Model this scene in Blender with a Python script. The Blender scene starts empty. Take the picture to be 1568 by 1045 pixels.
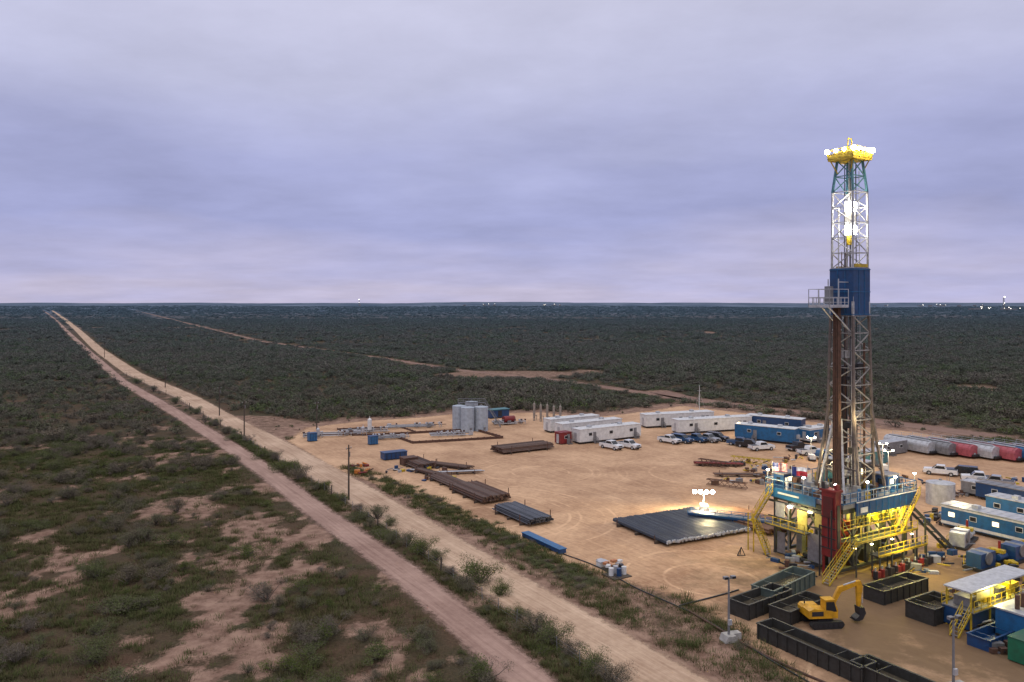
import bpy, math, random
import numpy as np
from mathutils import Vector, Matrix
random.seed(7); rng=np.random.default_rng(7)
CH=32.0; F=1219.0
GR=math.radians(31.4)
A2=np.array([-math.sin(GR),math.cos(GR)]); B2=np.array([math.cos(GR),math.sin(GR)])
def G(u,v):
    k=CH/(v-465.0); return ((u-784.0)*k, F*k)
scene=bpy.context.scene
col=scene.collection
# ------------------------------------------------------------------ materials
MC={}
def nt_new(name):
    m=bpy.data.materials.new(name); m.use_nodes=True; nt=m.node_tree; nt.nodes.clear(); return m,nt
def N(nt,t,**kw):
    n=nt.nodes.new(t)
    for k,v in kw.items(): setattr(n,k,v)
    return n
def mat(name,c,rough=0.6,metal=0.0,emis=0.0,var=0.35,scale=1.5):
    if name in MC: return MC[name]
    m,nt=nt_new(name); L=nt.links
    out=N(nt,'ShaderNodeOutputMaterial'); p=N(nt,'ShaderNodeBsdfPrincipled')
    L.new(p.outputs[0],out.inputs[0])
    p.inputs['Roughness'].default_value=rough; p.inputs['Metallic'].default_value=metal
    if emis>0:
        p.inputs['Base Color'].default_value=(*c,1)
        p.inputs['Emission Color'].default_value=(*c,1); p.inputs['Emission Strength'].default_value=emis
    else:
        tc=N(nt,'ShaderNodeTexCoord'); n1=N(nt,'ShaderNodeTexNoise'); n1.inputs['Scale'].default_value=scale
        n1.inputs['Detail'].default_value=6; n1.inputs['Roughness'].default_value=0.65
        L.new(tc.outputs['Object'],n1.inputs['Vector'])
        r=N(nt,'ShaderNodeValToRGB')
        r.color_ramp.elements[0].position=0.3; r.color_ramp.elements[1].position=0.6
        d=[x*(1-var)*0.9+0.02*var*k for x,k in zip(c,(1.2,.9,.6))]
        r.color_ramp.elements[0].color=(*d,1); r.color_ramp.elements[1].color=(*c,1)
        L.new(n1.outputs[0],r.inputs[0]); L.new(r.outputs[0],p.inputs['Base Color'])
    MC[name]=m; return m
M_white=lambda:mat('white_paint',(.68,.68,.66),.45,var=.2)
M_grey=lambda:mat('grey_steel',(.24,.24,.25),.5,.3)
M_lgrey=lambda:mat('light_steel',(.50,.51,.53),.45,.3,var=.3)
M_dark=lambda:mat('dark_steel',(.035,.035,.04),.5,.3)
M_black=lambda:mat('rubber',(.02,.02,.02),.8)
M_blue=lambda:mat('blue_paint',(.015,.12,.28),.45,var=.4)
M_dblue=lambda:mat('deep_blue_paint',(.010,.055,.16),.45,var=.35)
M_teal=lambda:mat('teal_paint',(.05,.19,.21),.5)
M_yel=lambda:mat('yellow_paint',(.56,.39,.02),.5,var=.5)
M_red=lambda:mat('red_paint',(.22,.016,.016),.5)
M_pink=lambda:mat('faded_red_paint',(.42,.09,.11),.5)
M_rust=lambda:mat('rusty_steel',(.12,.06,.04),.75,.1,var=.6,scale=2)
M_pipe=lambda:mat('grey_pipe',(.11,.12,.14),.4,.5,scale=.6)
M_green=lambda:mat('green_paint',(.01,.14,.07),.5)
M_glass=lambda:mat('dark_glass',(.02,.025,.03),.12,var=.1)
M_wood=lambda:mat('weathered_wood',(.08,.06,.045),.8,scale=4)
M_conc=lambda:mat('concrete',(.42,.40,.37),.8)
M_mast=lambda:mat('mast_steel',(.46,.46,.47),.45,.2,var=.5,scale=2)
M_mud=lambda:mat('drilling_mud',(.10,.085,.06),.25)
M_lampw=lambda:mat('lamp_white',(1,.97,.88),emis=60)
M_lampy=lambda:mat('lamp_warm',(1,.86,.40),emis=30)
M_winlit=lambda:mat('lit_window',(1,.85,.5),emis=2.5)
M_dist=lambda:mat('distant_lamp',(1,.93,.8),emis=4)
# ------------------------------------------------------------------ mesh builder
class MB:
    def __init__(s): s.v=[];s.f=[];s.m=[];s.sm=[];s.mats=[]
    def mi(s,m):
        if m not in s.mats: s.mats.append(m)
        return s.mats.index(m)
    def add(s,vs,fs,m,smooth=False):
        o=len(s.v); s.v+= [tuple(x) for x in vs]; i=s.mi(m)
        for f in fs: s.f.append([o+a for a in f]); s.m.append(i); s.sm.append(smooth)
    def box(s,c,d,m,rz=0,rx=0,ry=0):
        R=Matrix.Rotation(rz,3,'Z')@Matrix.Rotation(ry,3,'Y')@Matrix.Rotation(rx,3,'X'); C=Vector(c)
        vs=[]
        for z in (-1,1):
            for x,y in ((-1,-1),(1,-1),(1,1),(-1,1)):
                vs.append(C+R@Vector((x*d[0]/2,y*d[1]/2,z*d[2]/2)))
        s.add(vs,[(3,2,1,0),(4,5,6,7),(0,1,5,4),(1,2,6,5),(2,3,7,6),(3,0,4,7)],m)
    def beam(s,p,q,w,m,h=None):
        p=Vector(p);q=Vector(q);d=(q-p); 
        if d.length<1e-6:return
        d.normalize(); h=h or w
        up=Vector((0,0,1)) if abs(d.z)<.95 else Vector((0,1,0))
        a=d.cross(up).normalized(); b=a.cross(d).normalized()
        vs=[]
        for e in (p,q):
            for x,y in ((-1,-1),(1,-1),(1,1),(-1,1)): vs.append(e+a*x*w/2+b*y*h/2)
        s.add(vs,[(3,2,1,0),(4,5,6,7),(0,1,5,4),(1,2,6,5),(2,3,7,6),(3,0,4,7)],m)
    def cyl(s,p,q,r,m,n=10,r2=None):
        p=Vector(p);q=Vector(q);d=(q-p).normalized(); r2=r if r2 is None else r2
        up=Vector((0,0,1)) if abs(d.z)<.95 else Vector((0,1,0))
        a=d.cross(up).normalized(); b=a.cross(d).normalized(); vs=[]
        for e,rr in ((p,r),(q,r2)):
            for i in range(n):
                t=2*math.pi*i/n; vs.append(e+a*math.cos(t)*rr+b*math.sin(t)*rr)
        s.add(vs,[(i,(i+1)%n,n+(i+1)%n,n+i) for i in range(n)],m,True)
        s.add(vs[:n],[tuple(range(n))[::-1]],m); s.add(vs[n:],[tuple(range(n))],m)
    def prism(s,prof,y0,y1,m,inset=0):
        n=len(prof); vs=[(x,y0,z) for x,z in prof]+[(x,y1,z) for x,z in prof]
        s.add(vs,[(i,(i+1)%n,n+(i+1)%n,n+i) for i in range(n)],m)
        s.add(vs[:n],[tuple(range(n))[::-1]],m); s.add(vs[n:],[tuple(range(n))],m)
    def ball(s,c,r,m,n=8):
        vs=[];fs=[]
        for j in range(n//2+1):
            ph=math.pi*j/(n//2)
            for i in range(n):
                t=2*math.pi*i/n; vs.append((c[0]+r*math.sin(ph)*math.cos(t),c[1]+r*math.sin(ph)*math.sin(t),c[2]+r*math.cos(ph)))
        for j in range(n//2):
            for i in range(n):
                fs.append((j*n+i,(j+1)*n+i,(j+1)*n+(i+1)%n,j*n+(i+1)%n))
        s.add(vs,fs,m,True)
    def rail(s,p,q,m,h=1.1,w=.06,sp=1.5):
        p=Vector(p);q=Vector(q);n=max(1,int((q-p).length/sp)); H=Vector((0,0,h))
        for i in range(n+1):
            a=p.lerp(q,i/n); s.beam(a,a+H,w,m)
        s.beam(p+H,q+H,w,m); s.beam(p+H*.5,q+H*.5,w*.8,m); s.beam(p+H*.1,q+H*.1,w*.6,m,h=.15)
    def stairs(s,t,b,w,m,mt=None):
        t=Vector(t);b=Vector(b); d=(b-t); hd=Vector((d.x,d.y,0)).normalized(); sd=Vector((-hd.y,hd.x,0))*w/2
        for k in (-1,1):
            s.beam(t+sd*k,b+sd*k,.08,m,h=.2)
            s.beam(t+sd*k+Vector((0,0,1)),b+sd*k+Vector((0,0,1)),.05,m)
            s.beam(t+sd*k+Vector((0,0,.5)),b+sd*k+Vector((0,0,.5)),.04,m)
            for i in range(5):
                a=t.lerp(b,i/4)+sd*k; s.beam(a,a+Vector((0,0,1)),.05,m)
        n=max(2,int(abs(d.z)/.25))
        for i in range(n):
            a=t.lerp(b,(i+.5)/n); s.beam(a-sd,a+sd,.22,mt or m,h=.03)
    def build(s,name,loc=(0,0,0),rz=0,parent=None,bevel=0):
        me=bpy.data.meshes.new(name); me.from_pydata(s.v,[],s.f)
        for m in s.mats: me.materials.append(m)
        me.polygons.foreach_set('material_index',s.m); me.polygons.foreach_set('use_smooth',s.sm)
        me.update(); o=bpy.data.objects.new(name,me); col.objects.link(o)
        o.location=loc; o.rotation_euler=(0,0,rz)
        if parent: o.parent=parent
        if bevel:
            b=o.modifiers.new('bevel','BEVEL'); b.width=bevel; b.segments=2; b.limit_method='ANGLE'
        return o
def at(u,v,dx=0,dy=0):
    x,y=G(u,v); return (x+dx,y+dy,0.05)
# ------------------------------------------------------------------ numeric helpers
def _h(ix,iy,s):
    n=(ix*374761393+iy*668265263+s*1274126177)&0x7fffffff
    n=((n^(n>>13))*1274126177)&0x7fffffff
    return ((n^(n>>16))&0xffff)/65535.0
def vnoise(x,y,s=0):
    x=np.asarray(x,float);y=np.asarray(y,float)
    ix=np.floor(x).astype(np.int64);iy=np.floor(y).astype(np.int64);fx=x-ix;fy=y-iy
    fx=fx*fx*(3-2*fx);fy=fy*fy*(3-2*fy)
    a=_h(ix,iy,s);b=_h(ix+1,iy,s);c=_h(ix,iy+1,s);d=_h(ix+1,iy+1,s)
    return (a*(1-fx)+b*fx)*(1-fy)+(c*(1-fx)+d*fx)*fy
def fbm(x,y,s=0,o=4):
    t=0;a=.5;n=0
    for i in range(o):
        t=t+a*vnoise(x*2**i,y*2**i,s+i*17);n+=a;a*=.5
    return t/n
def sst(a,b,x):
    t=np.clip((x-a)/(b-a),0,1);return t*t*(3-2*t)
def dline(X,Y,pl,signed=False):
    best=np.full(X.shape,1e9);sg=np.ones(X.shape)
    for (x0,y0),(x1,y1) in zip(pl[:-1],pl[1:]):
        dx,dy=x1-x0,y1-y0;L=dx*dx+dy*dy
        t=np.clip(((X-x0)*dx+(Y-y0)*dy)/L,0,1)
        d=np.hypot(X-x0-t*dx,Y-y0-t*dy);m=d<best
        best=np.where(m,d,best)
        cr=dx*(Y-y0)-dy*(X-x0); sg=np.where(m,np.sign(cr),sg)
    return best*sg if signed else best
def inpoly(X,Y,pl):
    r=np.zeros(X.shape,bool);n=len(pl);j=n-1
    for i in range(n):
        xi,yi=pl[i];xj,yj=pl[j]
        if yi!=yj:
            c=((yi>Y)!=(yj>Y))&(X<(xj-xi)*(Y-yi)/(yj-yi)+xi); r^=c
        j=i
    return r
narrow=[G(*p) for p in [(880,1115),(812,1045),(752,990),(688,935),(608,868),(545,825),(482,781),(414,727),(348,681),(267,631),(186,584),(141,544),(103,508),(85,490),(74,481),(66,476)]]
wide=[G(*p) for p in [(1130,1115),(1018,1045),(903,975),(802,915),(712,857),(621,800),(531,745),(465,708),(405,673),(345,642),(285,608),(205,573),(150,535),(118,505),(100,490),(88,481),(80,476)]]
track=[G(*p) for p in [(200,474),(290,496),(400,523),(600,551),(700,567),(850,582),(980,601),(1045,612)]]
backroad=[G(*p) for p in [(1010,600),(1045,610),(1120,620),(1240,634),(1400,652),(1568,676),(1750,704)]]
padpoly=[G(*p) for p in [(440,676),(470,655),(560,645),(640,640),(700,634),(830,632),(900,640),(960,634),(1045,622),(1150,634),(1240,646),(1400,662),(1568,690),(1900,745),(2100,860),(2150,1200),(1330,1200),(1250,1075),(1130,965),(1040,915),(960,893),(880,868),(800,832),(720,797),(620,758),(560,735),(500,718)]]
# ------------------------------------------------------------------ ground sheet
def grid_mesh(xs,ys,keep=None):
    X,Y=np.meshgrid(xs,ys);nx,ny=len(xs),len(ys)
    i=np.arange(ny*nx).reshape(ny,nx)
    q=np.stack([i[:-1,:-1],i[:-1,1:],i[1:,1:],i[1:,:-1]],-1).reshape(-1,4)
    return X.ravel(),Y.ravel(),q
def mk_mesh(name,X,Y,Z,q,attrs,m,smooth=True):
    me=bpy.data.meshes.new(name)
    me.vertices.add(len(X)); me.vertices.foreach_set('co',np.stack([X,Y,Z],-1).astype(np.float32).ravel())
    me.loops.add(q.size); me.loops.foreach_set('vertex_index',q.ravel().astype(np.int32))
    me.polygons.add(len(q)); me.polygons.foreach_set('loop_start',(np.arange(len(q))*4).astype(np.int32))
    me.update(calc_edges=True); me.validate()
    for k,a in attrs.items():
        at_=me.attributes.new(k,'FLOAT','POINT'); at_.data.foreach_set('value',a.astype(np.float32))
    me.materials.append(m); o=bpy.data.objects.new(name,me); col.objects.link(o)
    me.polygons.foreach_set('use_smooth',[smooth]*len(me.polygons))
    return o
def grow(start,step,end,r=1.12):
    o=[start]
    while o[-1]<end: o.append(o[-1]+step); step*=r
    return o
cx=list(np.arange(-110,80,.7)); cy=list(np.arange(50,230,.7))
xs=np.array([-x for x in grow(110.7,1.2,30000,1.07)][::-1]+cx+grow(80,1.2,30000,1.06))
ys=np.array([-x for x in grow(-49,1.5,800)][::-1]+cy+grow(230,1.2,40000,1.035))
X,Y,q=grid_mesh(xs,ys)
def bare_f(X,Y):
    dn=dline(X,Y,narrow,True); dw=dline(X,Y,wide,True)
    left=dn>0
    n=.45*fbm(X/9+3,Y/14+1,5,4)+.55*fbm(X/2.6,Y/3.6,95,4)
    ridge=np.exp(-((X-(-20-(Y-75)*.42))/13.0)**2)
    b=sst(.50,.60,n+.08*ridge-.45*sst(190,270,Y)-.025)*.93
    strip=(dn<=0)&(dw>0)
    b=np.where(left,b,np.where(strip,.2+.4*sst(.5,.56,n),0))
    inp=inpoly(X,Y,padpoly); dp=dline(X,Y,padpoly+[padpoly[0]])
    right=dw<=0
    near=np.where(inp,1.0,np.clip(1-dp/12,.0,1)+.3*(dp<25))
    near=np.where((~inp)&(Y<130)&right,.68+.5*(n-.5)*4,near)
    b=np.where(right,np.maximum(near,sst(.72,.76,fbm(X/70,Y/60,9))*.7),b)
    vergef=np.clip(1-(-dw-3.6)/8,0,1)*(dw<0)*(Y<170)
    b=np.maximum(b,vergef*.9)
    for pl,w in ((track,3.),(backroad,4.5)):
        b=np.maximum(b,sst(w+2.5,w-1,dline(X,Y,pl))*.9)
    return np.clip(b,0,1)
bare=bare_f(X,Y)
hfun=lambda X,Y: np.maximum(sst(3500,9000,Y)*(fbm(X/2200,Y/2500,21,5)*100-22),0)
dn0=dline(X,Y,narrow,True)
Z=hfun(X,Y)-(fbm(X/7,Y/7,33,3)*.5)*sst(2,8,np.where(dn0>0,dn0,0))*(Y<300)
def ground_mat():
    m,nt=nt_new('soil_and_litter');L=nt.links
    out=N(nt,'ShaderNodeOutputMaterial');p=N(nt,'ShaderNodeBsdfPrincipled');p.inputs['Roughness'].default_value=.95
    p.inputs['Specular IOR Level'].default_value=.1
    g=N(nt,'ShaderNodeNewGeometry');at_=N(nt,'ShaderNodeAttribute',attribute_name='bare')
    def noise(sc,d=6):
        n=N(nt,'ShaderNodeTexNoise');n.inputs['Scale'].default_value=sc;n.inputs['Detail'].default_value=d;n.inputs['Roughness'].default_value=.65;L.new(g.outputs['Position'],n.inputs['Vector']);return n
    def ramp(n,a,b,p0=.35,p1=.65):
        r=N(nt,'ShaderNodeValToRGB');r.color_ramp.elements[0].color=(*a,1);r.color_ramp.elements[1].color=(*b,1)
        r.color_ramp.elements[0].position=p0;r.color_ramp.elements[1].position=p1;L.new(n,r.inputs[0]);return r
    n1=noise(.5);n2=noise(.12);n3=noise(3.5)
    soil=ramp(n1.outputs[0],(.18,.105,.075),(.36,.235,.17))
    fl=ramp(n3.outputs[0],(.035,.03,.018),(.115,.085,.052))
    fl2=ramp(n2.outputs[0],(.05,.055,.028),(.13,.065,.042))
    mx=N(nt,'ShaderNodeMix',data_type='RGBA');mx.inputs[0].default_value=.45;L.new(fl.outputs[0],mx.inputs[6]);L.new(fl2.outputs[0],mx.inputs[7])
    a=N(nt,'ShaderNodeMath',operation='MULTIPLY_ADD');L.new(n1.outputs[0],a.inputs[0]);a.inputs[1].default_value=.9;L.new(at_.outputs['Fac'],a.inputs[2])
    a1=N(nt,'ShaderNodeMath',operation='MULTIPLY_ADD');L.new(n3.outputs[0],a1.inputs[0]);a1.inputs[1].default_value=1.4;L.new(a.outputs[0],a1.inputs[2])
    mr=N(nt,'ShaderNodeMapRange');mr.inputs['From Min'].default_value=1.45;mr.inputs['From Max'].default_value=2.0;L.new(a1.outputs[0],mr.inputs['Value'])
    m2=N(nt,'ShaderNodeMix',data_type='RGBA');L.new(mr.outputs[0],m2.inputs[0]);L.new(mx.outputs[2],m2.inputs[6]);L.new(soil.outputs[0],m2.inputs[7])
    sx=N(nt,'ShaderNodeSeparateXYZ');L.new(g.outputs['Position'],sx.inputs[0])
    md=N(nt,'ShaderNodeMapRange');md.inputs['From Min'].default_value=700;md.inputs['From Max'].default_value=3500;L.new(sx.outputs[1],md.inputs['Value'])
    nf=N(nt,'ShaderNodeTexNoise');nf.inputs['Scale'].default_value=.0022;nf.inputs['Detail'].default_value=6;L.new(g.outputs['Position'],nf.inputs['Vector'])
    far=ramp(nf.outputs[0],(.055,.09,.135),(.15,.19,.25),.42,.64)  # blue air haze mixed into the albedo of the far ground
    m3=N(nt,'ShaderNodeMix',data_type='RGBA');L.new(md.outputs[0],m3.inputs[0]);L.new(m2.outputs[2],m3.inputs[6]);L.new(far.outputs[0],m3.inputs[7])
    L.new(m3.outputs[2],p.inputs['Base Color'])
    bp=N(nt,'ShaderNodeBump');bp.inputs['Strength'].default_value=.6;bp.inputs['Distance'].default_value=.25;L.new(n3.outputs[0],bp.inputs['Height']);L.new(bp.outputs[0],p.inputs['Normal'])
    L.new(p.outputs[0],out.inputs[0]);return m
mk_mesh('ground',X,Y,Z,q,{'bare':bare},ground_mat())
def dirt_mat(name,c0,c1,kind):
    m,nt=nt_new(name);L=nt.links
    out=N(nt,'ShaderNodeOutputMaterial');p=N(nt,'ShaderNodeBsdfPrincipled');p.inputs['Roughness'].default_value=.9;p.inputs['Specular IOR Level'].default_value=.15
    g=N(nt,'ShaderNodeNewGeometry')
    mp=N(nt,'ShaderNodeMapping');mp.vector_type='POINT';mp.inputs['Rotation'].default_value=(0,0,-GR)
    L.new(g.outputs['Position'],mp.inputs[0])
    def noise(sc,vec,d=6,ro=.65):
        n=N(nt,'ShaderNodeTexNoise');n.inputs['Scale'].default_value=sc;n.inputs['Detail'].default_value=d;n.inputs['Roughness'].default_value=ro;L.new(vec,n.inputs['Vector']);return n
    def math_(op,a,b,c=None):
        n=N(nt,'ShaderNodeMath',operation=op)
        for i,x in enumerate((a,b,c)):
            if x is None: continue
            if isinstance(x,(int,float)): n.inputs[i].default_value=x
            else: L.new(x,n.inputs[i])
        return n.outputs[0]
    n1=noise(.07,g.outputs['Position'],8,.7);n2=noise(1.3,g.outputs['Position']);n3=noise(7,g.outputs['Position'])
    sc=N(nt,'ShaderNodeVectorMath',operation='MULTIPLY');L.new(mp.outputs[0],sc.inputs[0]);sc.inputs[1].default_value=(2.2,.07,1)
    st=noise(1,sc.outputs[0],4)
    f=math_('MULTIPLY_ADD',n1.outputs[0],.9,math_('MULTIPLY',n2.outputs[0],.35))
    f=math_('MULTIPLY_ADD',st.outputs[0],.75 if kind!='pad' else .3,f)
    f=math_('MULTIPLY_ADD',n3.outputs[0],.15,f)
    tot=(.9+.35+.15+(.75 if kind!='pad' else .3))/2
    if kind=='pad':
        for (cx_,cy_,rr,fr,am) in ((-4,122,27,3.9,.26),(34,150,20,2.7,.12),(30,66,22,3.3,.22),(6,150,18,4.3,.16),(22,92,16,3.6,.16)):
            vs=N(nt,'ShaderNodeVectorMath',operation='SUBTRACT');L.new(g.outputs['Position'],vs.inputs[0]);vs.inputs[1].default_value=(cx_,cy_,0)
            nn=noise(.02,g.outputs['Position'],0)
            ln=N(nt,'ShaderNodeVectorMath',operation='LENGTH');L.new(vs.outputs[0],ln.inputs[0])
            r_=math_('MULTIPLY_ADD',nn.outputs[0],18,ln.outputs['Value'])
            s_=math_('SINE',math_('MULTIPLY',r_,fr),0)
            s2=math_('SINE',math_('MULTIPLY',r_,fr*.31),0)
            s_=math_('MULTIPLY',math_('MAXIMUM',math_('SUBTRACT',s_,.5),0.),math_('MAXIMUM',s2,0.))
            s_=math_('MULTIPLY',s_,math_('MAXIMUM',math_('MULTIPLY_ADD',noise(.2,g.outputs['Position'],3).outputs[0],12.,-4.5),0.))
            mk=N(nt,'ShaderNodeMapRange');mk.inputs['From Min'].default_value=rr;mk.inputs['From Max'].default_value=rr*.6;L.new(ln.outputs['Value'],mk.inputs['Value'])
            f=math_('MULTIPLY_ADD',math_('MULTIPLY',s_,mk.outputs[0]),am,f)
    r=N(nt,'ShaderNodeValToRGB');e=r.color_ramp.elements;e[0].color=(*c0,1);e[1].color=(*c1,1);e[0].position=.40;e[1].position=.60
    L.new(math_('DIVIDE',f,tot*2),r.inputs[0])
    colr=r.outputs[0]
    if kind=='pad':
        vs=N(nt,'ShaderNodeVectorMath',operation='SUBTRACT');L.new(g.outputs['Position'],vs.inputs[0]);vs.inputs[1].default_value=(45,84,0)
        ln=N(nt,'ShaderNodeVectorMath',operation='LENGTH');L.new(vs.outputs[0],ln.inputs[0])
        d_=math_('MULTIPLY_ADD',noise(.22,g.outputs['Position'],7).outputs[0],-40,ln.outputs['Value'])
        mk=N(nt,'ShaderNodeMapRange');mk.inputs['From Min'].default_value=8;mk.inputs['From Max'].default_value=-5;L.new(d_,mk.inputs['Value'])
        mk.inputs['To Max'].default_value=.88
        mm=N(nt,'ShaderNodeMix',data_type='RGBA');L.new(mk.outputs[0],mm.inputs[0]);L.new(colr,mm.inputs[6]);mm.inputs[7].default_value=(.14,.09,.05,1);colr=mm.outputs[2]
    L.new(colr,p.inputs['Base Color'])
    bp=N(nt,'ShaderNodeBump');bp.inputs['Strength'].default_value=.5;bp.inputs['Distance'].default_value=.12;L.new(f,bp.inputs['Height']);L.new(bp.outputs[0],p.inputs['Normal'])
    at_=N(nt,'ShaderNodeAttribute',attribute_name='edge')
    ee=math_('MULTIPLY_ADD',noise(.8,g.outputs['Position'],6,.75).outputs[0],-2.8 if kind!='pad' else -5.,at_.outputs['Fac'])
    mr=N(nt,'ShaderNodeMapRange');L.new(ee,mr.inputs['Value']);mr.inputs['From Min'].default_value=-1.3 if kind!='pad' else -2.2;mr.inputs['From Max'].default_value=-.4 if kind!='pad' else -.6
    tr=N(nt,'ShaderNodeBsdfTransparent');mx=N(nt,'ShaderNodeMixShader');L.new(mr.outputs[0],mx.inputs[0]);L.new(tr.outputs[0],mx.inputs[1]);L.new(p.outputs[0],mx.inputs[2])
    L.new(mx.outputs[0],out.inputs[0]);return m
def dense(pl,step):
    o=[]
    for a,b in zip(pl[:-1],pl[1:]):
        L_=math.hypot(b[0]-a[0],b[1]-a[1]);st=step*max(1,a[1]/150);n=max(1,int(L_/st))
        for i in range(n): o.append((a[0]+(b[0]-a[0])*i/n,a[1]+(b[1]-a[1])*i/n))
    o.append(pl[-1]);
    o=np.array(o)
    for _ in range(3): o[1:-1]=(o[:-2]+2*o[1:-1]+o[2:])/4
    return o
def ribbon(name,pl,hw,z,m):
    c=dense(pl,3.0);t=np.gradient(c,axis=0);t/=np.linalg.norm(t,axis=1)[:,None];nrm=np.stack([-t[:,1],t[:,0]],-1)
    k=9;ac=np.linspace(-1,1,k);W=hw+.5
    wv=(1+.16*(fbm(np.arange(len(c))/9.,np.zeros(len(c)),3)-.5))
    P=c[:,None,:]+nrm[:,None,:]*(ac[None,:,None]*W*wv[:,None,None])
    E=np.broadcast_to((1-np.abs(ac))[None,:]*W,(len(c),k))
    i=np.arange(len(c)*k).reshape(len(c),k)
    q=np.stack([i[:-1,:-1],i[:-1,1:],i[1:,1:],i[1:,:-1]],-1).reshape(-1,4)[:,::-1]
    return mk_mesh(name,P[...,0].ravel(),P[...,1].ravel(),np.full(len(c)*k,z),q,{'edge':E.ravel()},m)
Mroad=dirt_mat('caliche',(.34,.22,.145),(.62,.45,.315),'road')
Mroad2=dirt_mat('pink_dirt',(.25,.155,.12),(.46,.31,.245),'road')
Mred=dirt_mat('red_dirt',(.17,.10,.075),(.31,.20,.15),'road')
ribbon('dirt_road',narrow,2.15,.03,Mroad2)
ribbon('caliche_road',wide,3.5,.06,Mroad)
ribbon('dirt_track',track,2.6,.03,Mred)
ribbon('back_dirt_road',backroad,4.2,.03,Mred)
pts=np.array(padpoly);xs=np.arange(pts[:,0].min()-4,pts[:,0].max()+4,1.3);ys=np.arange(pts[:,1].min()-4,pts[:,1].max()+4,1.3)
X,Y,q=grid_mesh(xs,ys);d=dline(X,Y,padpoly+[padpoly[0]]);d=np.where(inpoly(X,Y,padpoly),d,-d)+1.
ok=(d[q].max(1)>-1.5);q=q[ok];used=np.unique(q);rm=np.full(len(X),-1);rm[used]=np.arange(len(used))
mk_mesh('well_pad',X[used],Y[used],np.full(len(used),.045),rm[q],{'edge':np.clip(d[used],-3,8)},dirt_mat('pad_dirt',(.33,.19,.11),(.66,.43,.26),'pad'))
# ------------------------------------------------------------------ vegetation
def leaf_mat(name,dark,light,hue2):
    m,nt=nt_new(name);L=nt.links
    out=N(nt,'ShaderNodeOutputMaterial');p=N(nt,'ShaderNodeBsdfDiffuse')
    oi=N(nt,'ShaderNodeObjectInfo');at_=N(nt,'ShaderNodeAttribute',attribute_name='tone')
    r=N(nt,'ShaderNodeMix',data_type='RGBA');L.new(at_.outputs['Fac'],r.inputs[0]);r.inputs[6].default_value=(*dark,1);r.inputs[7].default_value=(*light,1)
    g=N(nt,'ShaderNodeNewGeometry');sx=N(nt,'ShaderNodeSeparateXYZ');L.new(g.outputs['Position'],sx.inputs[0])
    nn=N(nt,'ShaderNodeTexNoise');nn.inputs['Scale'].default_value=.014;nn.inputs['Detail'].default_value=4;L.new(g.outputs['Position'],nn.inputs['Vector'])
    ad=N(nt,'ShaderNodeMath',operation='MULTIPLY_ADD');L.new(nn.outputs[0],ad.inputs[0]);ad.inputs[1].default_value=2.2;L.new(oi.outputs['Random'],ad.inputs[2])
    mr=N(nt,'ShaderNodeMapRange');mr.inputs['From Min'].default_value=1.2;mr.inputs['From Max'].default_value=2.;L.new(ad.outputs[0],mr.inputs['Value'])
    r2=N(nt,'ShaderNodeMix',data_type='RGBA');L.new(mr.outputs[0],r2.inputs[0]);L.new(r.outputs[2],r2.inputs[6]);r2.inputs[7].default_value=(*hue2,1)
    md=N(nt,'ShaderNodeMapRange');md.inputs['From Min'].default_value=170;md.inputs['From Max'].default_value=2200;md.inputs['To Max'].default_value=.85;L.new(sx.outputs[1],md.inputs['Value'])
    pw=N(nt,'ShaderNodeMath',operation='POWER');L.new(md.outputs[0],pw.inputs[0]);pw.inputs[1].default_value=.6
    r3=N(nt,'ShaderNodeMix',data_type='RGBA');L.new(pw.outputs[0],r3.inputs[0]);L.new(r2.outputs[2],r3.inputs[6]);r3.inputs[7].default_value=(.10,.155,.195,1)  # distance haze painted into the foliage colour, bluer with world Y
    L.new(r3.outputs[2],p.inputs[0]);L.new(p.outputs[0],out.inputs[0]);return m
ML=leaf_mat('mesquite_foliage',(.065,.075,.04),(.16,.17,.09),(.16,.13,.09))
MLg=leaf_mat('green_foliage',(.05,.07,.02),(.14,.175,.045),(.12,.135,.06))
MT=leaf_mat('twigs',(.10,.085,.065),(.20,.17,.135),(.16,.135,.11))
MG=leaf_mat('dry_grass',(.07,.065,.03),(.16,.14,.07),(.09,.11,.04))
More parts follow.
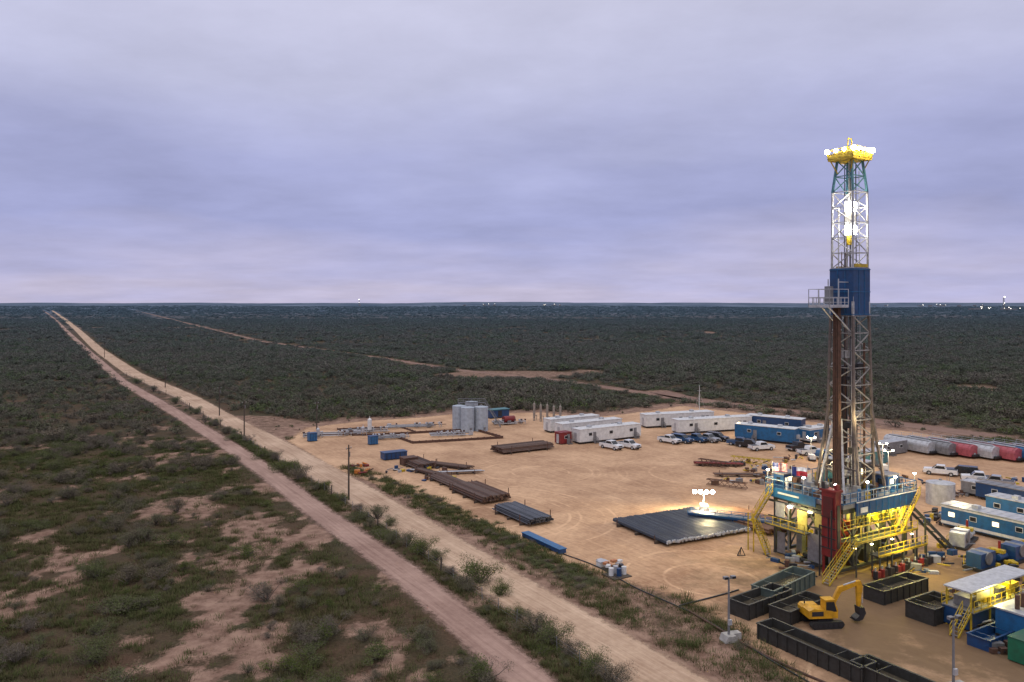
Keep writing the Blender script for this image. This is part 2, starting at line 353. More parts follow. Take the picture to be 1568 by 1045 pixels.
def proto(name,R,H,nl,ls,seed,mats,twig=.4,asp=.45,lobes=7,low=.25):
    r=np.random.default_rng(seed)
    lc=np.stack([r.normal(0,R*.45,lobes),r.normal(0,R*.45,lobes),H*(low+.5*r.random(lobes))],-1)
    lc[0]=(0,0,H*.6);lr=R*(.26+.26*r.random(lobes));tone=r.random(lobes)
    k=r.integers(0,lobes,nl);dv=r.normal(size=(nl,3));dv/=np.linalg.norm(dv,axis=1)[:,None]
    rad=lr[k]*(r.random(nl)**.4)*(1+.3*r.normal(size=nl)*.5)
    c=lc[k]+dv*rad[:,None]*np.array([1,1,.8]);c[:,2]=np.maximum(c[:,2],.05)
    a=r.normal(size=(nl,3))+dv*.6;a/=np.linalg.norm(a,axis=1)[:,None];b=np.cross(a,r.normal(size=(nl,3)));b/=np.linalg.norm(b,axis=1)[:,None]
    s=ls*(.6+.8*r.random(nl))[:,None];istw=r.random(nl)<twig
    wa=np.where(istw[:,None],s*1.8,s);wb=np.where(istw[:,None],s*.13,s*asp)
    V=np.stack([c-a*wa,c+b*wb,c+a*wa,c-b*wb],1).reshape(-1,3)
    T=np.repeat(np.clip(tone[k]*.6+.4*r.random(nl),0,1),4)
    q=np.arange(nl*4).reshape(-1,4);mi=istw.astype(int)
    sv=[];sq=[];o=nl*4
    for i in range(lobes):
        p0=np.array([r.normal(0,.06*R),r.normal(0,.06*R),-.1]);p2=lc[i];p1=(p0+p2)/2+r.normal(0,.12*R,3)*np.array([1,1,.3])
        w=[.045*R,.03*R,.012*R]
        for (a_,wa_),(b_,wb_) in (((p0,w[0]),(p1,w[1])),((p1,w[1]),(p2,w[2]))):
            ring=[]
            for e,ww in ((a_,wa_),(b_,wb_)):
                for t in (0,2.1,4.2): ring.append(e+np.array([math.cos(t)*ww,math.sin(t)*ww,0]))
            sv+=ring;sq+=[(o,o+1,o+4,o+3),(o+1,o+2,o+5,o+4),(o+2,o,o+3,o+5)];o+=6
    V=np.vstack([V,np.array(sv)]);q=np.vstack([q,np.array(sq)]);mi=np.concatenate([mi,np.ones(len(sq),int)]);T=np.concatenate([T,np.full(len(sv),.3)])
    me=bpy.data.meshes.new(name);me.vertices.add(len(V));me.vertices.foreach_set('co',V.astype(np.float32).ravel())
    me.loops.add(q.size);me.loops.foreach_set('vertex_index',q.ravel().astype(np.int32));me.polygons.add(len(q));me.polygons.foreach_set('loop_start',(np.arange(len(q))*4).astype(np.int32))
    me.update(calc_edges=True)
    at_=me.attributes.new('tone','FLOAT','POINT');at_.data.foreach_set('value',T.astype(np.float32))
    for m in mats: me.materials.append(m)
    me.polygons.foreach_set('material_index',mi.astype(np.int32))
    return bpy.data.objects.new(name,me)
def tuft(name,n,h,R,seed):
    r=np.random.default_rng(seed);V=[];q=[]
    for i in range(n):
        t=r.random()*6.28;rr=R*math.sqrt(r.random());b=np.array([math.cos(t)*rr,math.sin(t)*rr,-.02]);w=.008+.012*r.random()
        hh=h*(.5+.8*r.random());l=np.array([math.cos(t),math.sin(t),0])*(.15+.6*r.random())*hh;s=np.array([-math.sin(t),math.cos(t),0])*w
        o=len(V);V+=[b-s,b+s,b+l+np.array([0,0,hh])+s*.3,b+l+np.array([0,0,hh])-s*.3];q.append((o,o+1,o+2,o+3))
    me=bpy.data.meshes.new(name);me.from_pydata([tuple(x) for x in V],[],q);me.materials.append(MG)
    at_=me.attributes.new('tone','FLOAT','POINT');at_.data.foreach_set('value',np.repeat(r.random(n),4).astype(np.float32))
    return bpy.data.objects.new(name,me)
def pcoll(name,obs):
    c=bpy.data.collections.new(name)
    for o in obs: c.objects.link(o)
    return c
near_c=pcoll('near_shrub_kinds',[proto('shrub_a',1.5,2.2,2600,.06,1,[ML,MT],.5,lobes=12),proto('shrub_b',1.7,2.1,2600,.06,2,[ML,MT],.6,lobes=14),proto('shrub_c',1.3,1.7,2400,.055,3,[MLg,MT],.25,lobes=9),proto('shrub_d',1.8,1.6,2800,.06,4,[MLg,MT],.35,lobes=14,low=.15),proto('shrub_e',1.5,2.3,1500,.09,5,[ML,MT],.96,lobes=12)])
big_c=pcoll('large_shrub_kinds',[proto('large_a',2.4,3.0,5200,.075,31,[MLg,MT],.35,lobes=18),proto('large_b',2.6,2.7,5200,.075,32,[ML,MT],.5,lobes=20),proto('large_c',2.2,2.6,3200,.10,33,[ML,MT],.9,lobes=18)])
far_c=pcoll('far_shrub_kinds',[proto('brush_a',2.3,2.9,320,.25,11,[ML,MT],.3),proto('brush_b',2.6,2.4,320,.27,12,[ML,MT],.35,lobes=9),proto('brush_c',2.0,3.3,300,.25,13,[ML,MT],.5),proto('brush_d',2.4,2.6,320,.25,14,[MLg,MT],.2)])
tuft_c=pcoll('grass_tuft_kinds',[tuft('tuft_a',34,.28,.40,1),tuft('tuft_b',34,.22,.55,2),tuft('tuft_c',26,.4,.3,3)])
def scatter(name,P,S,idx,coll):
    n=len(P);me=bpy.data.meshes.new(name);me.vertices.add(n);me.vertices.foreach_set('co',P.astype(np.float32).ravel());me.update()
    R=np.zeros((n,3));R[:,2]=rng.random(n)*6.283;R[:,0]=rng.normal(0,.08,n)
    for nm,ar in (('rot',R),('scl',S)):
        a=me.attributes.new(nm,'FLOAT_VECTOR','POINT');a.data.foreach_set('vector',ar.astype(np.float32).ravel())
    a=me.attributes.new('idx','INT','POINT');a.data.foreach_set('value',idx.astype(np.int32))
    o=bpy.data.objects.new(name,me);col.objects.link(o)
    ng=bpy.data.node_groups.new(name+'_scatter','GeometryNodeTree')
    ng.interface.new_socket('Geometry',in_out='INPUT',socket_type='NodeSocketGeometry');ng.interface.new_socket('Geometry',in_out='OUTPUT',socket_type='NodeSocketGeometry')
    L=ng.links;gi=ng.nodes.new('NodeGroupInput');go=ng.nodes.new('NodeGroupOutput')
    ip=ng.nodes.new('GeometryNodeInstanceOnPoints');ci=ng.nodes.new('GeometryNodeCollectionInfo')
    ci.inputs[0].default_value=coll;ci.inputs['Separate Children'].default_value=True;ci.inputs['Reset Children'].default_value=True
    def na(nm,t):
        x=ng.nodes.new('GeometryNodeInputNamedAttribute');x.data_type=t;x.inputs[0].default_value=nm;return x.outputs[0]
    L.new(gi.outputs[0],ip.inputs['Points']);L.new(ci.outputs[0],ip.inputs['Instance']);ip.inputs['Pick Instance'].default_value=True
    L.new(na('idx','INT'),ip.inputs['Instance Index'])
    e=ng.nodes.new('FunctionNodeEulerToRotation');L.new(na('rot','FLOAT_VECTOR'),e.inputs[0]);L.new(e.outputs[0],ip.inputs['Rotation'])
    L.new(na('scl','FLOAT_VECTOR'),ip.inputs['Scale']);L.new(ip.outputs[0],go.inputs[0])
    md=o.modifiers.new('scatter','NODES');md.node_group=ng
    return o
def zone(n,y0,y1,k=.72):
    Y=np.sqrt(rng.random(n)*(y1*y1-y0*y0)+y0*y0);X=(rng.random(n)*2-1)*(k*Y+8);return X,Y
def fields(X,Y):
    dn=dline(X,Y,narrow,True);dw=dline(X,Y,wide,True)
    dp=dline(X,Y,padpoly+[padpoly[0]]);inp=inpoly(X,Y,padpoly)
    dt=np.minimum(dline(X,Y,track),dline(X,Y,backroad)-.5)
    return dn,dw,np.where(inp,-dp,dp),dt
PX=[];SX=[]
for n,y0,y1,s in ((36000,165,600,1.0),(46000,600,1600,1.5),(38000,1600,5500,3.0)):
    X,Y=zone(n,y0,y1);dn,dw,dp,dt=fields(X,Y)
    mg=1.5*s
    n1=fbm(X/70,Y/60,9);n2=fbm(X/30,Y/22,43,4)
    keep=(np.abs(dn)>2.6+mg)&(np.abs(dw)>4.2+mg)&(dp>3+mg)&(dt>4.2+mg*.5)&(n1<.73)
    keep&=~((n2<.40)&(rng.random(n)<.5))
    keep&=~((dw<0)&(dw>-14)&(Y<260)&(rng.random(n)<.6))
    strip=(dn<0)&(dw>0);keep&=~(strip&(rng.random(n)<.45))
    leftopen=(dn>0)&(Y<330)
    keep&=~(leftopen&(rng.random(n)<(.80-.76*sst(180,310,Y))))
    X,Y=X[keep],Y[keep];sc=(.42+.85*rng.random(len(X))**1.6)*(.6+.8*fbm(X/40,Y/40,50))
    xy=sc*s;zz=sc*(1+.08*(s-1))*(.75+.5*rng.random(len(X)))
    small=np.where((X<-40)&(Y<330),.75,1.)
    dt=dt[keep];low=np.where(dt<30,.6,1.)
    PX.append(np.stack([X,Y,hfun(X,Y)-.1],-1));SX.append(np.stack([xy*small*1.1,xy*small*1.1,zz*small*low],-1))
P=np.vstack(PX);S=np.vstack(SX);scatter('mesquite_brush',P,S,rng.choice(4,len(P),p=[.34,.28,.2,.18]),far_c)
# --- near shrubs
X,Y=zone(15000,56,250,.75);dn,dw,dp,dt=fields(X,Y);b=bare_f(X,Y);n=len(X)
cl=fbm(X/8,Y/8,61,3)
pr=np.zeros(n)
left=dn>3.2;pr=np.where(left,np.clip(.40*sst(.42,.62,cl)+.07,0,1)*(1-.88*b),pr)
pr=np.where(left&(Y>150),np.minimum(pr*1.5,1),pr)
strip=(dn<-2.9)&(dw>4.2);pr=np.where(strip,.50*sst(.38,.55,cl)+.25,pr)
right=(dw<-5)&(dp>1);pr=np.where(right,.06+.12*sst(.5,.6,cl),pr)
pr=np.where((dp<0),0,pr)*np.where(Y>200,.6,1)
keep=rng.random(n)<pr
X,Y=X[keep],Y[keep];lf=(dn[keep]>0);st=strip[keep];rt=right[keep]
sc=.36+1.0*rng.random(len(X))**2.0
sc=np.where(rt,sc*.38,sc)
lim=np.where(lf,(dn[keep]-1.6)/1.5,np.where(st,np.minimum(-dn[keep]-1.2,dw[keep]-2.9)/1.3,9));sc=np.minimum(sc,np.maximum(lim,.3))
S=np.stack([sc*1.1,sc*1.1,sc*np.where(lf,.82,1.0)],-1)
ix=np.where(st,rng.choice(5,len(X),p=[.2,.1,.32,.28,.10]),rng.choice(5,len(X),p=[.24,.22,.17,.17,.20]))
scatter('roadside_shrubs',np.stack([X,Y,np.full(len(X),-.12)*lf],-1),S,ix,near_c)
# --- large shrubs: hedge line between the roads and scattered through the open ground
bx=[];bs=[];bi=[]
for u,v,s_,i_ in ((735,893,1.05,0),(715,905,.7,1),(765,912,.6,0),(645,848,.85,0),(625,835,.7,1),(668,858,.6,0),(577,795,.85,1),(596,806,.55,0),(820,968,.8,1),(848,985,.85,0),(875,1003,.55,2),(905,1030,.7,0),(935,1048,.7,1),(795,948,.5,0),(500,750,.65,0),(455,722,.55,1),(420,702,.6,0),(328,652,.75,0),(345,664,.7,1),(300,634,.8,0),(270,618,.9,0),(235,600,.9,1),(210,588,1.,0),(385,682,.5,0),(525,768,.55,0),(550,782,.5,2),(690,880,.45,2)):
    bx.append((*G(u,v),0.));bs.append(s_);bi.append(i_)
X,Y=zone(900,58,200,.75);dn,dw,dp,dt=fields(X,Y);b=bare_f(X,Y);cl=fbm(X/10,Y/10,88,3)
kp=(dn>5.5)&(b<.5)&(rng.random(len(X))<.10+.6*sst(.48,.6,cl))
for x_,y_ in zip(X[kp],Y[kp]): bx.append((x_,y_,-.2));bs.append(.45+.45*rng.random());bi.append(int(rng.integers(0,3)))
bs=np.array(bs);scatter('large_shrubs',np.array(bx),np.stack([bs,bs,bs*.95],-1),np.array(bi),big_c)
# --- low weeds / grass
X,Y=zone(150000,56,190,.72);dn,dw,dp,dt=fields(X,Y);b=bare_f(X,Y);n=len(X)
cl=fbm(X/5,Y/5,71,4)
pr=np.where(dn>2.6,(.6*sst(.35,.6,cl)+.12)*(1-.93*b),0)
pr=np.where((dn<-2.5)&(dw>3.9),.7*sst(.35,.5,cl)+.2,pr)
weed=[G(*p) for p in [(530,716),(620,750),(700,788),(790,832),(850,868),(910,905)]]
dwd=dline(X,Y,weed)
pr=np.where(dw<-4.2,np.clip(.9*sst(2.8,.6,dwd+3*(cl-.5)*2)*sst(.38,.5,cl)*1.6+.15*(dp>0)+.55*sst(.48,.6,cl)*(dp>-1),0,1),pr)
inner=(dp<-3)&(dwd>4);pr=np.where(inner,0,pr)
keep=rng.random(n)<pr*.8
X,Y=X[keep],Y[keep]
sc=.6+.9*rng.random(len(X))
scatter('dry_grass',np.stack([X,Y,np.where(dn[keep]>0,-.2,0.04)],-1),np.stack([sc*1.3,sc*1.3,sc],-1),rng.integers(0,3,len(X)),tuft_c)
t=rng.random(170);ii=(t*(len(weed)-1)).astype(int);fr=t*(len(weed)-1)-ii;W=np.array(weed)
wp=W[ii]*(1-fr[:,None])+W[ii+1]*fr[:,None]+rng.normal(0,1.0,(170,2))
sc=.15+.30*rng.random(170)
scatter('berm_weeds',np.column_stack([wp,np.full(170,.03)]),np.stack([sc*1.7,sc*1.7,sc*.7],-1),rng.choice([2,3,0],170),near_c)
# ------------------------------------------------------------------ drilling rig
rig=bpy.data.objects.new('drilling_rig',None);col.objects.link(rig);rig.location=(41.7,101.2,.05);rig.rotation_euler=(0,0,GR)
def lattice(mb,cx,cy,z0,z1,s0,s1,nseg,mc,mb_,w=.22,wb=.11,open_=None,dy=1.0):
    def cn(z):
        s=(s0+(s1-s0)*(z-z0)/(z1-z0))/2;return [Vector((cx+a*s,cy+b*s*dy,z)) for a,b in ((-1,-1),(1,-1),(1,1),(-1,1))]
    a=cn(z0);b=cn(z1)
    for i in range(4): mb.beam(a[i],b[i],w,mc)
    for k in range(nseg):
        c0=cn(z0+(z1-z0)*k/nseg);c1=cn(z0+(z1-z0)*(k+1)/nseg)
        for i in range(4):
            j=(i+1)%4
            mb.beam(c1[i],c1[j],wb,mb_)
            if i==open_: continue
            if k%2==0: mb.beam(c0[i],c1[j],wb,mb_)
            else: mb.beam(c0[j],c1[i],wb,mb_)
MX,MY=.7,-.9
m=MB();ms=M_mast();rs=mat('weathered_mast_steel',(.17,.14,.125),.6,.2,var=.5,scale=2);bl=mat('teal_mast_paint',(.07,.20,.25),.5)
lattice(m,MX,MY,8.8,30.4,4.0,3.2,10,rs,mat('dull_mast_steel',(.34,.33,.32),.5,.2,var=.6,scale=2),.28,.12)
lattice(m,MX,MY,30.4,36.4,3.2,3.0,2,ms,ms,.24,.12)
lattice(m,MX,MY,36.4,46,3.0,2.9,5,ms,ms,.2,.1)
lattice(m,MX,MY,46,50,2.9,2.1,2,bl,bl,.24,.11)
for i in range(8):
    m.cyl((MX-1.2+.34*i,MY+.9*math.sin(i*2),8.8),(MX-1.0+.28*i,MY+.7*math.sin(i*2),49.5-(i%3)*11),.055,(M_dark(),M_rust(),M_lgrey())[i%3],6)
for i in range(5):
    for j in range(2): m.cyl((MX-.2+i*.24,MY+1.1+j*.26,8.9),(MX-.1+i*.22,MY+1.+j*.22,24-(i%2)*1.2),.085,M_rust() if i%2 else M_dark(),6)
rr=random.Random(5)
for z in np.arange(10.5,27,1.5): 
    m.box((MX+rr.uniform(-1,1.2),MY+rr.uniform(-1,1),z),(rr.uniform(.5,1.6),rr.uniform(.4,.9),rr.uniform(.3,.9)),rr.choice([M_dark(),M_grey(),M_rust(),M_dark(),ms]))
    m.beam((MX-1.7,MY-1.5,z),(MX+rr.uniform(-1,1.6),MY-1.5,z+rr.uniform(-1,1)),.07,rr.choice([M_dark(),ms]))
m.cyl((MX+1.2,MY-1.2,9),(MX+1.2,MY-1.2,27),.14,M_rust(),8);m.cyl((MX-1.4,MY+.6,9),(MX-1.4,MY+.6,44),.08,M_lgrey(),8)
for k in (-.25,.25): m.beam((MX+1.9,MY+k,9),(MX+1.5,MY+k,49),.06,ms)
for i in range(60): m.beam((MX+1.88-.0065*i,MY-.25,9.5+i*.65),(MX+1.88-.0065*i,MY+.25,9.5+i*.65),.04,ms)
for a,b,dx,dy in ((-1.65,0,.08,3.36),(1.65,0,.08,3.36),(0,-1.65,3.2,.08),(0,1.65,3.2,.08)):
    m.box((MX+a,MY+b,33.4),(dx,dy,5.9),M_dblue())
for z in (30.6,33.4,36.2):
    m.beam((MX-1.7,MY-1.72,z),(MX+1.7,MY-1.72,z),.1,M_blue());m.beam((MX-1.72,MY-1.7,z),(MX-1.72,MY+1.7,z),.1,M_blue())
for a in (-.55,.55): m.beam((MX+a,MY-1.71,30.6),(MX+a,MY-1.71,36.2),.07,M_blue());m.beam((MX-1.71,MY+a,30.6),(MX-1.71,MY+a,36.2),.07,M_blue())
m.box((MX,MY-1.4,36.7),(2.6,.5,.4),M_yel());m.box((MX,MY+1.,36.5),(2.2,.4,.3),M_yel())
m.box((MX+.1,MY,42.5),(.9,.9,3.6),M_lgrey());m.box((MX+.1,MY,40.),(.6,.6,1.3),M_yel());m.cyl((MX+.1,MY,20),(MX+.1,MY,39.5),.09,M_grey(),8)
for z in (41.2,44.2): m.box((MX+.1,MY-.6,z),(.7,.12,1.1),M_lampw());m.box((MX-.55,MY,z),(.12,.6,1.1),M_lampw())
m.cyl((MX,MY,44.5),(MX,MY,50),.18,M_lgrey(),8)
for sx in (-1,1):
    for p,qq in (((MX+sx*1.8,MY-1.8,18.5),(MX+sx*2.6,MY-3.2,8.6)),((MX+sx*1.8,MY+1.8,18.5),(MX+sx*2.6,MY+3.0,8.6))): m.beam(p,qq,.3,rs)
    m.beam((MX+sx*2.4,MY-2.9,11.5),(MX+sx*2.4,MY+2.7,11.5),.2,rs)
m.beam((MX-2.,MY-.2,17.5),(MX-4.2,MY-2.2,8.6),.26,ms);m.beam((MX-1.9,MY+1.,17.),(MX-4.0,MY+1.6,8.6),.26,ms);m.beam((MX-2.,MY,17.5),(MX-3.6,MY,17.2),.2,ms)
m.build('mast',parent=rig)
m=MB()
m.box((MX,MY,50.1),(3.8,3.6,.25),M_yel())
for a,b in (((-1.9,-1.8),(1.9,-1.8)),((1.9,-1.8),(1.9,1.8)),((1.9,1.8),(-1.9,1.8)),((-1.9,1.8),(-1.9,-1.8))):
    m.rail((MX+a[0],MY+a[1],50.2),(MX+b[0],MY+b[1],50.2),M_yel(),1.2,.09,1.)
    m.beam((MX+a[0],MY+a[1],50.5),(MX+b[0],MY+b[1],50.5),.05,M_yel(),h=.5)
m.box((MX,MY,50.8),(1.4,2.4,1.1),M_yel());m.cyl((MX-.3,MY-1.0,51.3),(MX+.3,MY-1.0,51.3),.55,M_yel(),14);m.cyl((MX-.3,MY+.6,51.3),(MX+.3,MY+.6,51.3),.55,M_yel(),14)
for a,b in ((-1.4,-1.2),(1.4,-1.2),(-1.4,1.2),(1.4,1.2)): m.beam((MX+a*1.2,MY+b*1.3,50),(MX+a*.8,MY+b*.8,48.4),.14,M_yel())
m.beam((MX-.5,MY,51.3),(MX-.3,MY,52.9),.1,M_yel());m.beam((MX+.5,MY,51.3),(MX+.3,MY,52.9),.1,M_yel());m.beam((MX-.3,MY,52.8),(MX+.3,MY,52.8),.1,M_yel())
for a,b,s_ in ((-1.9,-1.9,.5),(-.9,-1.95,.34),(0,-1.95,.3),(1.,-1.95,.36),(1.9,-1.9,.5),(1.95,0,.36),(-1.95,-.6,.36),(-1.95,.6,.4),(-1.9,1.9,.5),(1.9,1.9,.36)):
    m.ball((MX+a,MY+b,51.2),s_*.62,M_lampw(),10);m.beam((MX+a,MY+b,50.6),(MX+a,MY+b,51.1),.06,M_yel());m.box((MX+a*.93,MY+b*.93,51.2),(.25,.25,.3),M_grey())
m.build('crown_block',parent=rig)
m=MB();g=M_lgrey()
m.box((MX-4.3,MY-.1,31.5),(3.6,3.,.12),g)
for a,b in (((-6.1,-1.6),(-2.5,-1.6)),((-6.1,1.4),(-2.5,1.4)),((-6.1,-1.6),(-6.1,1.4))):
    m.rail((MX+a[0],MY+a[1],31.5),(MX+b[0],MY+b[1],31.5),g,1.2,.07,.7);m.rail((MX+a[0],MY+a[1],31.5),(MX+b[0],MY+b[1],31.5),g,2.2,.06,1.5)
for i in range(7): m.beam((MX-5.9+i*.5,MY-1.5,31.6),(MX-5.9+i*.5,MY+.6,31.6),.1,M_dark())
m.box((MX-3.3,MY+.6,33.0),(.5,.9,2.2),M_grey());m.beam((MX-1.7,MY-1,34.6),(MX-3.6,MY-1,34.6),.1,g);m.beam((MX-3.6,MY-1,31.5),(MX-3.6,MY-1,35),.1,g);m.beam((MX-2.9,MY+1,31.5),(MX-2.9,MY+1,35),.1,g)
m.box((MX-2.1,MY-.1,31.5),(1.0,1.2,.12),g)
m.beam((MX-5.4,MY,31.5),(MX-1.7,MY,28.6),.12,g);m.beam((MX-5.4,MY-1,31.5),(MX-1.7,MY-1.2,28.6),.12,g)
for i in range(3):
    for j in range(4): m.cyl((MX-3.6+i*.2,MY-1.+j*.25,8.9),(MX-3.5+i*.18,MY-.9+j*.22,31.4),.09,M_rust(),6)
m.build('monkey_board',parent=rig)
m=MB();b=M_blue();db=M_dblue();y=M_yel()
m.box((0,0,8.15),(14.4,11.4,.5),M_grey());m.box((0,0,7.6),(14,11,.6),M_dark())
for a,c in (((-7.2,-5.7),(7.2,-5.7)),((7.2,-5.7),(7.2,5.7)),((7.2,5.7),(-7.2,5.7)),((-7.2,5.7),(-7.2,-5.7))):
    m.rail((a[0],a[1],8.4),(c[0],c[1],8.4),b,1.3,.07,1.3)
    m.rail((a[0]*.995,a[1]*.995,8.4),(c[0]*.995,c[1]*.995,8.4),M_white(),1.2,.04,2.6)
m.box((-7.3,1.8,8.0),(.12,7.6,1.1),b);m.box((1.,-5.8,7.75),(12.,.12,1.7),db);m.box((1.,-5.88,8.5),(12.,.06,.12),M_white())
for x in np.arange(-4.8,7,1.2): m.box((x,-5.88,7.7),(.08,.06,1.6),b)
m.box((-7.38,2.,8.1),(.06,3.2,.22),M_white())
m.box((-3.6,-5.9,7.5),(1.3,.1,.6),M_white())
m.box((7.3,0,7.9),(.12,11.2,1.6),b)
def cabin(mb,c,d,wm,rm):
    mb.box(c,d,wm);mb.box((c[0],c[1],c[2]+d[2]/2+.08),(d[0]+.3,d[1]+.3,.16),rm)
    mb.box((c[0]-.3,c[1]-d[1]/2-.02,c[2]+.3),(d[0]*.3,.05,d[2]*.3),M_winlit());mb.box((c[0]-d[0]/2-.02,c[1],c[2]+.2),(.05,d[1]*.35,d[2]*.35),M_glass())
cabin(m,(5.4,2.6,9.75),(3.2,4.6,2.6),M_dark(),M_lgrey());cabin(m,(4.4,-3.4,9.4),(2.2,2.0,2.0),M_dblue(),M_grey())
cabin(m,(-4.9,4.3,9.3),(3.0,1.6,1.8),db,M_grey())
m.box((2.6,2.4,9.3),(2.6,2.2,1.6),M_teal());m.cyl((1.4,2.4,9.6),(3.8,2.4,9.6),.9,M_grey(),14)
for i in range(70):
    x=random.uniform(-6.6,6.6);yy=random.uniform(-5.3,5.);h=random.uniform(.3,1.6);mm=random.choice([M_grey(),M_dark(),M_lgrey(),M_dark(),b,M_rust(),M_white(),y])
    if random.random()<.5: m.box((x,yy,8.4+h/2),(random.uniform(.2,.8),random.uniform(.2,.8),h),mm)
    else: m.cyl((x,yy,8.4),(x,yy,8.4+h),random.uniform(.06,.25),mm,8)
for x,yy in ((-7,5.5),(-7,0),(-2.5,-5.6),(3,-5.6),(7,-5.6),(-7,-4.5),(7,5)):
    m.beam((x,yy,8.4),(x,yy,10.6),.07,g);m.box((x,yy,10.6),(.26,.18,.14),M_lampw())
m.build('drill_floor',parent=rig)
m=MB();dk=mat('sub_steel',(.07,.075,.075),.5,.3,var=.4);py=mat('pale_yellow_panel',(.50,.42,.12),.5,var=.5)
for y0 in (-4.6,4.6):
    for z0 in (.4,3.9,7.2): m.beam((-6.8,y0,z0),(6.8,y0,z0),.35,dk)
    for i in range(6):
        x=-6.6+i*2.64;m.beam((x,y0,.2),(x,y0,7.4),.32,dk)
        if i<5: m.beam((x,y0,.5 if i%2 else 3.8),(x+2.64,y0,3.8 if i%2 else .5),.16,dk);m.beam((x,y0,4. if i%2 else 7.1),(x+2.64,y0,7.1 if i%2 else 4.),.16,dk)
for x0 in (-6.6,-2.6,2.6,6.6):
    for z0 in (.4,7.2): m.beam((x0,-4.6,z0),(x0,4.6,z0),.3,dk)
    m.beam((x0,-4.6,.4),(x0,0,7.2),.2,dk);m.beam((x0,4.6,.4),(x0,0,7.2),.2,dk)
m.box((1.2,-4.1,5.9),(8.2,.08,1.7),py)
for x in np.arange(-2.6,5.4,1.): m.box((x,-4.2,5.9),(.1,.08,1.7),dk)
for i in range(14):
    x=random.uniform(-3,5.5);m.box((x,-4.5,random.uniform(4.4,6.2)),(random.uniform(.2,.9),.3,random.uniform(.2,1.2)),random.choice([dk,M_grey(),y,dk,M_white()]))
for z,x0,x1,yy in ((3.9,-6,6.4,-6.4),(2.2,-3,6.8,-7.4)):
    m.box(((x0+x1)/2,yy+.6,z),(x1-x0,1.3,.12),dk);m.beam((x0,yy,z),(x1,yy,z),.1,y,h=.2);m.rail((x0,yy,z),(x1,yy,z),y,1.1,.06,1.1)
    for i in range(5): xx=x0+.2+(x1-x0-.4)*i/4;m.beam((xx,yy,0),(xx,yy,z),.14,dk)
m.rail((-6.5,-5.2,5.2),(6.5,-5.2,5.2),y,1.1,.06,1.3)
m.box((-7.5,2,4.),(1.3,6,.12),dk);m.rail((-8.1,-1,4.),(-8.1,5,4.),y,1.1,.06,1.2)
m.stairs((-6,-6.2,3.9),(-11.,-6.2,.1),.9,y,M_grey());m.stairs((-8.0,4.2,8.2),(-8.0,7.0,3.9),.8,y,M_grey());m.stairs((-8.0,6.8,3.9),(-8.0,4.6,.1),.8,y,M_grey())
m.stairs((6.9,-6.,8.2),(2.6,-6.2,4.),.8,y,M_grey())
for yy in (7.5,6.6): m.beam((-8.4,yy,0),(-8.4,yy,4.9),.12,y)
m.box((-8.0,7.1,3.9),(1.0,1.0,.08),y)
m.cyl((.2,-.9,0),(.2,-.9,1.4),.7,M_red(),14);m.cyl((.2,-.9,1.4),(.2,-.9,3.6),.5,M_red(),14);m.cyl((.2,-.9,3.6),(.2,-.9,4.6),.85,M_red(),14);m.cyl((.2,-.9,4.6),(.2,-.9,8),.3,M_grey(),12)
m.box((-.1,-.9,2.2),(2.6,.8,.7),M_red());m.box((-.1,-.9,3.1),(2.6,.8,.5),M_red())
for i in range(9):
    x=-4.5+i*1.3;m.cyl((x,-8.0,.1),(x,-8.0,1.0),.28,M_red() if i%3==1 else M_dark(),12);m.box((x+.5,-7.8,.5),(.6,.8,.7),M_dark() if i%3 else M_red());m.cyl((x,-8,1),(x,-8,1.4),.08,M_lgrey(),6)
for i in range(34):
    x=random.uniform(-6,6);yy=random.uniform(-4.,4.);h=random.uniform(.6,2.8);mm=random.choice([M_grey(),M_dark(),M_dark(),M_grey(),dk,M_rust(),y])
    m.box((x,yy,h/2),(random.uniform(.4,1.4),random.uniform(.4,1.2),h),mm)
for yy in (-3.5,-2.,2.5): m.cyl((-6.7,yy,1.),(-6.7,yy,6.8),.13,M_grey(),8)
m.box((-6.95,3.6,5.9),(.1,1.4,1.8),M_lgrey());m.box((-6.95,.2,5.3),(.1,1.4,2.4),py);m.box((-6.95,-2.2,5.8),(.1,1.2,1.6),py)
m.box((-6.97,-1.6,2.4),(.1,2.,3.4),M_grey());m.box((-6.97,3.4,1.8),(.1,1.2,2.6),M_grey())
m.box((-6.9,1,4.8),(.1,9,.2),dk);m.box((-6.9,1,6.8),(.1,9,.3),dk)
for k in (0,1.2):
    m.beam((7.2,-3.5+k,7.6),(13.6,-7.+k,.2),.32,dk)
for i in range(8):
    t=(i+.5)/8;m.beam((7.2+6.4*t,-3.5-3.5*t,7.6-7.4*t),(7.2+6.4*t,-2.3-3.5*t,7.6-7.4*t),.12,dk)
m.beam((7.3,3,7.6),(13,3,.2),.26,dk);m.beam((10,-5.2,4.2),(10,-5.2,0),.18,dk);m.beam((8.2,-4.2,6.4),(8.8,-4.4,0),.18,dk)
for x in (-2.4,-.4,1.6,3.6,5.2): m.box((x,-4.95,7.05),(.8,.16,.14),M_lampy())
m.box((-7.1,2.0,6.6),(.16,.5,.14),M_lampw());m.box((-7.1,-1.0,6.6),(.16,.5,.14),M_lampy())
for x in (-6.2,-3,1,5): m.box((x,-6.5,3.5),(.3,.16,.08),M_lampy())
for x in (-5,-1,3): m.box((x,-2,7.2),(1.2,.2,.1),M_lampy())
m.build('substructure',parent=rig)
m=MB();r=M_red()
m.box((-7.9,-4.6,6.2),(1.0,1.9,7.6),r);m.box((-8.45,-4.6,8.2),(.15,1.3,2.4),mat('dark_red',(.10,.01,.01)));m.box((-7.9,-4.6,10.1),(1.3,2.3,.25),r)
for z in (3.4,4.6,5.8,7.): m.box((-8.44,-4.6,z),(.1,2.0,.12),M_dark())
